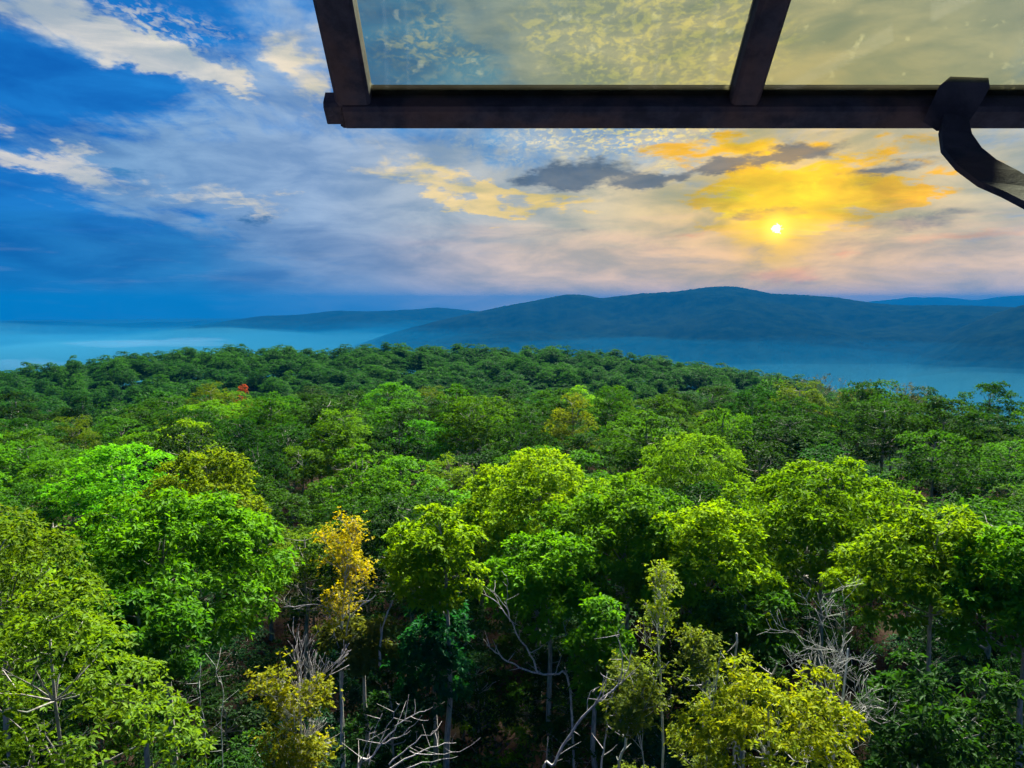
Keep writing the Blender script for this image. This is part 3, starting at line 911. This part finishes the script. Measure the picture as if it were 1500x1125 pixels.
placed = []
cand = []
gs = 5.0
for i in range(-26, 27):
    for j in range(2, 30):
        x = (i + 0.5 * (j % 2)) * gs + rnd.uniform(-1.3, 1.3)
        y = j * gs + rnd.uniform(-1.3, 1.3)
        r = math.hypot(x, y); az = math.degrees(math.atan2(x, y))
        if 38 < r < 116 and abs(az) < 40: cand.append((r, az, x, y))
cand.sort()
for r, az, x, y in cand:
    if any((x - a) ** 2 + (y - b) ** 2 < (0.62 * w + 1.9) ** 2 for a, b, w in HERO): continue
    if crowded(x, y, 4.7, placed): continue
    placed.append((x, y))
    if r > 56 and az <= 17: wts = [12, 44, 46, 3, 12]
    elif az > 17 and 45 < r: wts = [4, 22, 74, 0, 3]
    elif az < -16: wts = [26, 34, 24, 6, 16]
    else: wts = [36, 32, 12, 16, 8]
    ci = rnd.choices(range(5), wts)[0]
    colr, lab, grp, _ = PALETTE[ci]
    ms = rnd.choice(KIND_FINE) if ci == 4 else rnd.choice(KIND_NEAR)
    s = rnd.choice([rnd.uniform(0.85, 1.05), rnd.uniform(1.1, 1.45)])
    hz = rnd.uniform(0.72, 1.10)
    if r < 60: hz *= 0.95
    plant('canopy_tree', ms, x, y, rnd.uniform(0, 6.28), s, jit(colr, 0.17), lab, 'tree', grp, sz=hz)
N_NEAR = len(placed)
ORD = ['first', 'second', 'third', 'fourth', 'fifth', 'sixth', 'seventh', 'eighth', 'ninth', 'tenth', 'eleventh', 'twelfth']
ORD += ['%d%s' % (k, {1: 'st', 2: 'nd', 3: 'rd'}.get(k % 10 if k > 20 else 0, 'th')) for k in range(13, 120)]
MARKS = [(l.split('|')[0], o) for l, o in LANDMARK]


def rank_labels(objs, what, marks=None):
    """tell look-alikes apart by the tree one can find beside them"""
    near = {}
    for o in objs:
        w = min(marks or MARKS, key=lambda q: (q[1].location - o.location).length)
        near.setdefault((what(o), w[0]), []).append(((w[1].location - o.location).length, o))
    for (kind, mark), lst in near.items():
        lst.sort(key=lambda q: q[0])
        for k, (d, o) in enumerate(lst):
            o['label'] = '%s, %s of its kind outward from the %s' % (kind, ORD[k], mark)


rank_labels([o for o in bpy.data.objects if o.name.startswith('canopy_tree')], lambda o: o['group'].replace(' trees', '') + ' tree')

# far ridge: the nearest and largest as single trees, the rest as one mass
far = []
for i in range(-38, 34):
    for j in range(14, 52):
        x = (i + 0.5 * (j % 2)) * 8.8 + rnd.uniform(-3.0, 3.0)
        y = j * 7.8 + rnd.uniform(-3.0, 3.0)
        r = math.hypot(x, y); az = math.degrees(math.atan2(x, y))
        if 116 <= r < 400 and -40 < az < 38 and not (az > 24 and r > 190): far.append((r, az, x, y))
far.sort()
vis = [q for q in far if q[0] > 205 and q[1] < 21]
single = set(id(q) for q in vis[:max(0, 290 - N_NEAR)])
rest = []
FARP = [((0.016, 0.085, 0.008), 'deep green round-topped tree on the wooded ridge', 'deep green ridge trees', 50), ((0.034, 0.115, 0.008), 'lighter green round-topped tree on the wooded ridge', 'lighter green ridge trees', 25), ((0.014, 0.080, 0.030), 'bluish green round-topped tree on the wooded ridge', 'bluish green ridge trees', 25)]
for q in far:
    r, az, x, y = q
    if id(q) in single:
        ci = rnd.choices(range(3), [50, 25, 25])[0]
        colr, lab, grp, _ = FARP[ci]
        plant('ridge_tree', rnd.choice(KIND_FAR), x, y, rnd.uniform(0, 6.28), rnd.uniform(1.0, 1.85), jit(colr, 0.25), lab, 'tree', grp, sz=rnd.uniform(0.72, 1.15))
    else:
        rest.append((x, y))
# the one russet tree
rx_, ry_, rh_ = top_at(352, 562, 117)
RUSSET = plant('russet_tree', KIND_FAR[1], rx_, ry_, 1.0, 0.62, RUST, 'small russet red tree at the edge of the wooded ridge', 'tree', sz=rh_ / 12.2)


rank_labels([o for o in bpy.data.objects if o.name.startswith('ridge_tree')], lambda o: o['group'].replace(' ridge trees', '') + ' round-topped ridge tree', [('small russet tree', RUSSET)])


def far_mass(pts):
    me = bpy.data.meshes.new('distant_trees')
    P = np.array([(x, y, gz(x, y)) for x, y in pts], dtype=np.float32)
    me.from_pydata([tuple(p) for p in P], [], [])
    rng = np.random.default_rng(9)
    for nm, arr in (('rot', rng.uniform(0, 6.28, len(P))), ('sx', rng.uniform(1.0, 1.85, len(P))), ('sz', rng.uniform(0.62, 1.22, len(P)))):
        a = me.attributes.new(nm, 'FLOAT', 'POINT'); a.data.foreach_set('value', arr.astype(np.float32))
    a = me.attributes.new('which', 'INT', 'POINT'); a.data.foreach_set('value', rng.integers(0, 4, len(P)).astype(np.int32))
    o = link('distant_trees', me)
    o.color = (0.018, 0.088, 0.010, 1)
    tag(o, 'mass of small round green tree crowns covering the wooded ridge', 'forest', kind='stuff')
    ng = bpy.data.node_groups.new('distant_trees', 'GeometryNodeTree')
    ng.interface.new_socket('Geometry', in_out='INPUT', socket_type='NodeSocketGeometry')
    ng.interface.new_socket('Geometry', in_out='OUTPUT', socket_type='NodeSocketGeometry')
    N, L = ng.nodes, ng.links
    gi, go = N.new('NodeGroupInput'), N.new('NodeGroupOutput')
    join = N.new('GeometryNodeJoinGeometry')

    def attr(nm, typ='FLOAT'):
        q = N.new('GeometryNodeInputNamedAttribute'); q.data_type = typ; q.inputs[0].default_value = nm
        return q.outputs[0]
    cr = N.new('ShaderNodeCombineXYZ'); L.new(attr('rot'), cr.inputs[2])
    cs = N.new('ShaderNodeCombineXYZ'); sx = attr('sx')
    L.new(sx, cs.inputs[0]); L.new(sx, cs.inputs[1]); L.new(attr('sz'), cs.inputs[2])
    wh = attr('which', 'INT')
    for k, ms in enumerate(KIND_FAR):
        src = [q for q in bpy.data.objects if q.type == 'MESH' and q.data == ms[1]][0]
        oi = N.new('GeometryNodeObjectInfo'); oi.inputs[0].default_value = src; oi.transform_space = 'ORIGINAL'
        cmpn = N.new('FunctionNodeCompare'); cmpn.data_type = 'INT'; cmpn.operation = 'EQUAL'
        L.new(wh, cmpn.inputs[2]); cmpn.inputs[3].default_value = k
        ip = N.new('GeometryNodeInstanceOnPoints')
        L.new(gi.outputs[0], ip.inputs['Points']); L.new(cmpn.outputs[0], ip.inputs['Selection'])
        L.new(oi.outputs['Geometry'], ip.inputs['Instance'])
        L.new(cr.outputs[0], ip.inputs['Rotation']); L.new(cs.outputs[0], ip.inputs['Scale'])
        L.new(ip.outputs[0], join.inputs[0])
    L.new(join.outputs[0], go.inputs[0])
    md = o.modifiers.new('scatter', 'NODES'); md.node_group = ng


far_mass(rest)

# second storey between the near trees; gap shade is painted into its leaf colours
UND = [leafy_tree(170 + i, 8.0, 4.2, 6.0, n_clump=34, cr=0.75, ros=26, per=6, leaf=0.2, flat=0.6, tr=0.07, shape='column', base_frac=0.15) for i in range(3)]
u_pts = []
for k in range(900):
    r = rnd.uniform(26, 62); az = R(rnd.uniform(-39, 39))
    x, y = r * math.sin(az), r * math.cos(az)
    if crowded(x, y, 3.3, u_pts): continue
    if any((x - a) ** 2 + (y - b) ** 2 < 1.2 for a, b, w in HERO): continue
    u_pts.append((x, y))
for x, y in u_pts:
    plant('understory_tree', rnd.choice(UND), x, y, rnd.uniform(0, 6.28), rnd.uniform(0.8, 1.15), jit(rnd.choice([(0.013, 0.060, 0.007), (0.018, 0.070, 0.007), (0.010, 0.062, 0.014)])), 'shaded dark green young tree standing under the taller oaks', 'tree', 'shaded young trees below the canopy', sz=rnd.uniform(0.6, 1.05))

# understory shrubs between the near trunks
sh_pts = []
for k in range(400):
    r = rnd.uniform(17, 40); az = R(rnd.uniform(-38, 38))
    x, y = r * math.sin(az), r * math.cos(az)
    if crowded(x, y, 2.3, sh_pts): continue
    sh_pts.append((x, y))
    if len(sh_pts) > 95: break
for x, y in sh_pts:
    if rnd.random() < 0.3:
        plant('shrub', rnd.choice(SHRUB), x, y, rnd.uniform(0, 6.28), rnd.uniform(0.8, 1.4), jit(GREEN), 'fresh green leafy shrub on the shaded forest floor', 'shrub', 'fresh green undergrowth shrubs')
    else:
        plant('shrub', rnd.choice(SHRUB), x, y, rnd.uniform(0, 6.28), rnd.uniform(0.7, 1.6), jit((0.014, 0.062, 0.007)), 'dark green leafy shrub on the shaded forest floor', 'shrub', 'dark undergrowth shrubs')  # leaf colour darkened to paint shade into the gaps near the floor
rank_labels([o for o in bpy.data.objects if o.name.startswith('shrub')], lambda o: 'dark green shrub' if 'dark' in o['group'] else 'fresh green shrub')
rank_labels([o for o in bpy.data.objects if o.name.startswith('understory_tree') and 'group' in o], lambda o: 'shaded dark young tree')
# bare twiggy tops standing above the near canopy against the mist
TWIG = [branch_tree(180 + i, 12.5, 3.0, 0.10, M_BARK, levels=4, kids=(4, 6), up=0.8, fork=0.42, split=0.5, leaf=(4, 0.16, 0.6, 0.07, 6.0)) for i in range(2)]
for k, (px, py, r) in enumerate([(1205, 541, 98), (1235, 546, 102), (1265, 552, 100), (1180, 548, 104), (1330, 554, 100), (1352, 558, 104)]):
    x, y, h = top_at(px, py, r)
    plant('bare_topped_tree', TWIG[k % 2], x, y, rnd.uniform(0, 6.28), 1, (0.07, 0.09, 0.03), 'thin bare-topped tree poking above the canopy against the valley mist', 'tree', 'bare-topped trees against the mist', sz=h / 13.0)


# ------------------------------------------------------------------ fire tower cab and its awning window
def paint_material():
    m, t, out = mat_new('old_dark_paint')
    tc = t.new('ShaderNodeTexCoord').outputs['Object']
    n = t.noise(tc, 28, 7, 0.7)
    n2 = t.noise(tc, 7, 5, 0.6, 0.5)
    c = t.mix(t.sstep(n, 0.35, 0.7), (0.004, 0.006, 0.018), (0.015, 0.018, 0.040))
    c = t.mix(t.m('MULTIPLY', t.sstep(t.m('ADD', n2, t.m('MULTIPLY', n, 0.3)), 0.62, 0.80), 0.55), c, (0.036, 0.022, 0.026))
    bs = t.new('ShaderNodeBsdfPrincipled'); t.l.new(c, bs.inputs['Base Color']); bs.inputs['Roughness'].default_value = 0.7; bs.inputs['Specular IOR Level'].default_value = 0.12
    bp = t.new('ShaderNodeBump'); bp.inputs['Strength'].default_value = 0.5; bp.inputs['Distance'].default_value = 0.003
    t.l.new(n, bp.inputs['Height']); t.l.new(bp.outputs[0], bs.inputs['Normal'])
    t.l.new(bs.outputs[0], out.inputs[0])
    return m


def glass_material():
    m, t, out = mat_new('dusty_glass')
    tc = t.new('ShaderNodeTexCoord').outputs['Object']
    n = t.noise(tc, 3.5, 5, 0.6, 0.4)
    sp = t.noise(tc, 60, 3, 0.5)
    tr = t.new('ShaderNodeBsdfTransparent'); tr.inputs[0].default_value = (0.76, 0.79, 0.68, 1)
    gl = t.new('ShaderNodeBsdfGlossy'); gl.inputs['Roughness'].default_value = 0.03
    df = t.new('ShaderNodeBsdfTranslucent'); df.inputs[0].default_value = (0.45, 0.42, 0.24, 1)
    lw = t.new('ShaderNodeFresnel'); lw.inputs[0].default_value = 1.3
    mx = t.new('ShaderNodeMixShader'); t.l.new(t.m('MULTIPLY', lw.outputs[0], 0.5), mx.inputs[0])
    t.l.new(tr.outputs[0], mx.inputs[1]); t.l.new(gl.outputs[0], mx.inputs[2])
    dust = t.m('ADD', t.m('MULTIPLY', t.sstep(n, 0.3, 0.75), 0.015), t.m('MULTIPLY', t.sstep(sp, 0.64, 0.72), 0.05))
    m2 = t.new('ShaderNodeMixShader'); t.l.new(t.m('ADD', dust, 0.003), m2.inputs[0])
    t.l.new(mx.outputs[0], m2.inputs[1]); t.l.new(df.outputs[0], m2.inputs[2])
    t.l.new(m2.outputs[0], out.inputs[0])
    return m


M_PAINT = paint_material()
M_GLASS = glass_material()
M_TOWER = bark_material('galvanised_steel', (0.30, 0.31, 0.32), (0.38, 0.39, 0.40), (0.28, 0.24, 0.20), 3.0)


def bar_mesh(name, a, b, w, h, nrm, mat, bev=0.004):
    """bevelled bar from a to b; w across, h along nrm"""
    a, b, nrm = Vector(a), Vector(b), Vector(nrm).normalized()
    d = (b - a).normalized(); s = d.cross(nrm).normalized(); nrm = s.cross(d)
    prof = []
    x, y, c = w / 2, h / 2, bev
    prof = [(x - c, -y), (x, -y + c), (x, y - c), (x - c, y), (-x + c, y), (-x, y - c), (-x, -y + c), (-x + c, -y)]
    v = [a + s * p + nrm * q for p, q in prof] + [b + s * p + nrm * q for p, q in prof]
    f = [(i, (i + 1) % 8, 8 + (i + 1) % 8, 8 + i) for i in range(8)] + [tuple(range(7, -1, -1)), tuple(range(8, 16))]
    me = bpy.data.meshes.new(name)
    me.from_pydata([tuple(q) for q in v], [], f)
    me.materials.append(mat)
    return me


def build_window():
    eye = Vector((0, 0, ZC))
    fw = Vector((0, math.cos(PITCH), -math.sin(PITCH))); up = Vector((0, math.sin(PITCH), math.cos(PITCH)))

    def cpt(px, py, dep):
        return eye + fw * dep + Vector((1, 0, 0)) * ((px - 750) / F0 * dep) + up * ((562.5 - py) / F0 * dep)
    D = 0.9
    rail_l = cpt(522, 161, D)                     # left stile meets the bottom rail
    slope = (up * 0.073 - fw * 0.11).normalized() # runs up and back to the hinge
    nrm = slope.cross(Vector((1, 0, 0))).normalized()
    if nrm.z < 0: nrm = -nrm
    pitch_x = 0.447
    LEN = 0.66
    root = empty('awning_window', rail_l + slope * LEN)
    tag(root, 'dark painted steel awning window propped open, three dusty panes above the view', 'window')

    def part(name, me, parent=root):
        o = link(name, me, parent)
        o.matrix_parent_inverse = root.matrix_world.inverted() if parent is root else parent.matrix_parent_inverse
        return o
    bpy.context.view_layer.update()
    X = Vector((1, 0, 0))
    total = pitch_x * 3
    part('bottom_rail', bar_mesh('bottom_rail', rail_l - X * 0.012, rail_l + X * (total + 0.012), 0.030, 0.036, nrm, M_PAINT))
    part('rail_lip', bar_mesh('rail_lip', rail_l + X * 0.02 + slope * 0.019 + nrm * 0.010, rail_l + X * (total - 0.02) + slope * 0.019 + nrm * 0.010, 0.012, 0.008, nrm, M_PAINT, 0.002))
    part('top_rail', bar_mesh('top_rail', rail_l + slope * LEN - X * 0.02, rail_l + slope * LEN + X * (total + 0.02), 0.04, 0.034, nrm, M_PAINT))
    for k in range(4):
        b = rail_l + X * (pitch_x * k)
        nm = 'stile' if k in (0, 3) else 'glazing_bar'
        part(nm, bar_mesh(nm, b - slope * 0.016 + nrm * 0.003, b + slope * (LEN - 0.02), 0.040 if k in (0, 3) else 0.032, 0.030, nrm, M_PAINT))
    lug = rail_l - X * 0.034 + slope * 0.002
    part('hinge_lug', bar_mesh('hinge_lug', lug, lug + X * 0.02, 0.030, 0.026, nrm, M_PAINT))
    for k in range(3):
        b = rail_l + X * (pitch_x * k)
        a0 = b + X * (pitch_x / 2) + slope * 0.012 + nrm * 0.004
        part('pane', bar_mesh('pane', a0, a0 + slope * (LEN - 0.035), pitch_x - 0.026, 0.004, nrm, M_GLASS, 0.0008))
    # stay: shaped bracket clamped on the rail and a flat arm coming back to the sill
    br = cpt(1402, 150, D)
    out = [(1352, 178), (1376, 126), (1392, 112), (1448, 114), (1450, 128), (1432, 160), (1412, 188), (1372, 192)]
    q = -fw
    v = [cpt(px, py, D - 0.028) for px, py in out] + [cpt(px, py, D - 0.020) for px, py in out]
    n = len(out)
    f = [tuple(range(n)), tuple(range(2 * n - 1, n - 1, -1))] + [(i, n + i, n + (i + 1) % n, (i + 1) % n) for i in range(n)]
    me = bpy.data.meshes.new('stay_bracket'); me.from_pydata([tuple(p) for p in v], [], f); me.materials.append(M_PAINT)
    bkt = part('stay_bracket', me)
    pv = cpt(1396, 152, D - 0.036)
    T = Tubes(10)
    T.add([pv + q * -0.004, pv + q * 0.012], [0.008, 0.008]); T.add([pv + q * 0.010, pv + q * 0.016], [0.012, 0.011])
    rv = link('rivet', T.mesh('rivet', M_PAINT), bkt); rv.matrix_parent_inverse = root.matrix_world.inverted()
    arm = [(1399, 172, 0.866), (1399, 196, 0.86), (1408, 220, 0.845), (1430, 242, 0.82), (1462, 262, 0.79), (1500, 283, 0.76), (1570, 326, 0.69), (1640, 372, 0.62)]
    NA = len(arm)
    pts = [cpt(*p) for p in arm]
    arm_tip = pts[-1].copy()
    pts.append(Vector((0.56, (rail_l + slope * LEN).y - 0.02, arm_tip.z - 0.335)))   # rests on the sill
    NA += 1
    V, Fc = [], []
    wid = [0.013, 0.017, 0.021, 0.021, 0.021, 0.021, 0.020, 0.019, 0.019]
    for i, p in enumerate(pts):
        d = (pts[min(i + 1, NA - 1)] - pts[max(i - 1, 0)]).normalized()
        s = d.cross(fw).normalized(); t2 = s.cross(d).normalized()
        for a, b in ((1, 1), (-1, 1), (-1, -1), (1, -1)):
            V.append(p + s * wid[i] * a + t2 * 0.0035 * b)
        if i:
            o_ = (i - 1) * 4
            for k in range(4): Fc.append((o_ + k, o_ + (k + 1) % 4, o_ + 4 + (k + 1) % 4, o_ + 4 + k))
    e_ = (NA - 1) * 4
    Fc += [(3, 2, 1, 0), (e_, e_ + 1, e_ + 2, e_ + 3)]
    me = bpy.data.meshes.new('stay_arm'); me.from_pydata([tuple(p) for p in V], [], Fc); me.materials.append(M_PAINT)
    part('stay_arm', me)
    return rail_l + slope * LEN, arm_tip


HINGE, ARM_END = build_window()


def build_tower():
    yw = HINGE.y - 0.03                         # outer wall plane
    x0, x1, yb = -1.35, 1.55, yw - 2.9
    zf, zs, zh, zt = ZC - 1.60, ARM_END.z - 0.34, HINGE.z + 0.03, HINGE.z + 0.45
    root = empty('fire_tower', (0, (yw + yb) / 2, gz(0, 0)))
    bpy.context.view_layer.update()
    inv = root.matrix_world.inverted()
    tag(root, 'steel lookout tower cab whose open window frames the view', 'tower')

    def part(name, a, b, w, h, n, mat):
        o = link(name, bar_mesh(name, a, b, w, h, n, mat, 0.006), root); o.matrix_parent_inverse = inv
    Zv, Yv = Vector((0, 0, 1)), Vector((0, 1, 0))
    part('floor', ((x0 + x1) / 2, yb, zf), ((x0 + x1) / 2, yw, zf), x1 - x0, 0.08, Zv, M_TOWER)
    part('roof', ((x0 + x1) / 2, yb - 0.15, zt + 0.06), ((x0 + x1) / 2, yw + 0.12, zt + 0.06), x1 - x0 + 0.3, 0.08, Zv, M_TOWER)
    part('header', (x0, yw, zh + 0.21), (x1, yw, zh + 0.21), 0.36, 0.06, Yv, M_TOWER)
    part('sill_wall', (x0, yw, (zf + zs) / 2 + 0.04), (x1, yw, (zf + zs) / 2 + 0.04), zs - zf - 0.08, 0.05, Yv, M_TOWER)
    for x in (x0, x1):
        for y in (yw, yb):
            gx, gy = x * 1.9, (y - (yw + yb) / 2) * 1.9 + (yw + yb) / 2
            part('corner_post', (x, y, zf + 0.04), (x, y, zt + 0.02), 0.07, 0.07, Yv, M_TOWER)
            part('leg', (gx, gy, gz(gx, gy) - 0.3), (x, y, zf - 0.04), 0.14, 0.14, Yv, M_TOWER)
    for y in (yb,):
        part('sill_wall', (x0, y, (zf + zs) / 2 + 0.04), (x1, y, (zf + zs) / 2 + 0.04), zs - zf - 0.08, 0.05, Yv, M_TOWER)
        part('header', (x0, y, zh + 0.21), (x1, y, zh + 0.21), 0.36, 0.06, Yv, M_TOWER)
    for x in (x0, x1):
        part('sill_wall', (x, yb + 0.05, (zf + zs) / 2 + 0.04), (x, yw - 0.05, (zf + zs) / 2 + 0.04), 0.05, zs - zf - 0.08, Zv, M_TOWER)
    for q in (0.25, 0.5, 0.75):
        sc = 1.9 - 0.9 * q
        z = (zf - 0.04) * q
        cyy = (yw + yb) / 2; hy = (yw - yb) / 2
        for y in (cyy - hy * sc, cyy + hy * sc):
            part('brace', (x0 * sc, y, z), (x1 * sc, y, z), 0.07, 0.07, Zv, M_TOWER)
        for x in (x0, x1):
            part('brace', (x * sc, cyy - hy * sc, z), (x * sc, cyy + hy * sc, z), 0.06, 0.06, Zv, M_TOWER)


build_tower()


# ------------------------------------------------------------------ haze and valley mist
def volume_material(name, color, dens, aniso=0.0):
    m, t, out = mat_new(name)
    pv = t.new('ShaderNodeVolumePrincipled')
    pv.inputs['Color'].default_value = (*color, 1)
    pv.inputs['Density'].default_value = dens
    pv.inputs['Density Attribute'].default_value = ''
    pv.inputs['Anisotropy'].default_value = aniso
    t.l.new(pv.outputs[0], out.inputs['Volume'])
    return m


def box_mesh(name, lo, hi, mat):
    v = [(x, y, z) for x in (lo[0], hi[0]) for y in (lo[1], hi[1]) for z in (lo[2], hi[2])]
    f = [(0, 1, 3, 2), (4, 6, 7, 5), (0, 4, 5, 1), (2, 3, 7, 6), (0, 2, 6, 4), (1, 5, 7, 3)]
    me = bpy.data.meshes.new(name); me.from_pydata(v, [], f); me.materials.append(mat)
    return me


HAZE_D = 1.0e-4
hz = link('haze', box_mesh('haze', (-18500, -18500, -420), (18500, 18500, 143), volume_material('haze', (0.0, 0.105, 0.31), HAZE_D)))
tag(hz, 'thin blue morning haze filling the air', 'haze', kind='stuff')


def build_mist(top_z, amp, dens, seed, color, label):
    nx, ny = 70, 46
    xs = np.linspace(-9000, 9000, nx); ys = np.linspace(750, 7600, ny)
    top = np.zeros((nx, ny, 3)); bot = np.zeros((nx, ny, 3))
    for i, x in enumerate(xs):
        for j, y in enumerate(ys):
            h = top_z + amp * mnoise.fractal(Vector((x / 1300, y / 1300, seed)), 0.9, 2.0, 4)
            top[i, j] = (x, y, h); bot[i, j] = (x, y, -400)
    v = np.concatenate([top.reshape(-1, 3), bot.reshape(-1, 3)])
    o = nx * ny
    f = []
    for i in range(nx - 1):
        for j in range(ny - 1):
            a, b, c, d = i * ny + j, (i + 1) * ny + j, (i + 1) * ny + j + 1, i * ny + j + 1
            f.append((a, b, c, d)); f.append((o + d, o + c, o + b, o + a))
    for i in range(nx - 1):
        a, b = i * ny, (i + 1) * ny
        f.append((a, o + a, o + b, b))
        a, b = i * ny + ny - 1, (i + 1) * ny + ny - 1
        f.append((b, o + b, o + a, a))
    for j in range(ny - 1):
        a, b = j, j + 1
        f.append((b, o + b, o + a, a))
        a, b = (nx - 1) * ny + j, (nx - 1) * ny + j + 1
        f.append((a, o + a, o + b, b))
    me = mesh_np('valley_mist', v, np.array(f), volume_material('mist', color, dens), smooth=False)
    tag(link('valley_mist', me), label, 'mist', kind='stuff')


build_mist(-165, 70, 0.9e-4, 2.2, (0.005, 0.20, 0.46), 'thin blue upper layer of the valley mist against the mountains')
build_mist(-185, 80, 1.3e-4, 5.2, (0.015, 0.27, 0.49), 'middle layer of blue mist lying in the valley')
build_mist(-235, 80, 2.8e-4, 8.2, (0.10, 0.45, 0.60), 'pale dense mist on the valley floor below the mountains')


def low_cloud(px, py, r, wpx, hpx, dens, seed, label):
    """flat strand of low cloud lying in the valley"""
    c = at(px, py, r)
    hw, hh = wpx / F0 * r / 2, hpx / F0 * r / 2
    nu, nv = 40, 16
    V = []
    for j in range(nv + 1):
        th = math.pi * j / nv
        for i in range(nu):
            ph = 2 * math.pi * i / nu
            u = Vector((math.sin(th) * math.cos(ph), math.sin(th) * math.sin(ph), math.cos(th)))
            k = 1 + 0.45 * mnoise.fractal(Vector((u.x * 2.2 + seed, u.y * 1.5, u.z * 1.2)), 0.9, 2.0, 4)
            V.append((u.x * hw * k, u.y * hw * 0.6 * k, u.z * hh * k))
    F = [(j * nu + i, (j + 1) * nu + i, (j + 1) * nu + (i + 1) % nu, j * nu + (i + 1) % nu) for j in range(nv) for i in range(nu)]
    me = mesh_np('low_cloud', np.array(V), np.array(F), volume_material('low_cloud', (0.30, 0.52, 0.72), dens))
    o = link('low_cloud', me); o.location = c
    tag(o, label, 'cloud', kind='stuff')


low_cloud(215, 503, 4200, 210, 7, 7e-4, 1.0, 'thin pale strand of low cloud lying far out in the valley')
low_cloud(285, 497, 4600, 90, 5, 1.0e-3, 2.0, 'short bright wisp of low cloud beyond the long strand')
low_cloud(30, 534, 3300, 110, 14, 9e-4, 3.0, 'pale cloud patch hugging the edge of the wooded ridge')
print('near trees', N_NEAR, 'far mass', len(rest), 'shrubs', len(sh_pts), 'tris', sum(len(m.loops) - 2 * len(m.polygons) for m in bpy.data.meshes))
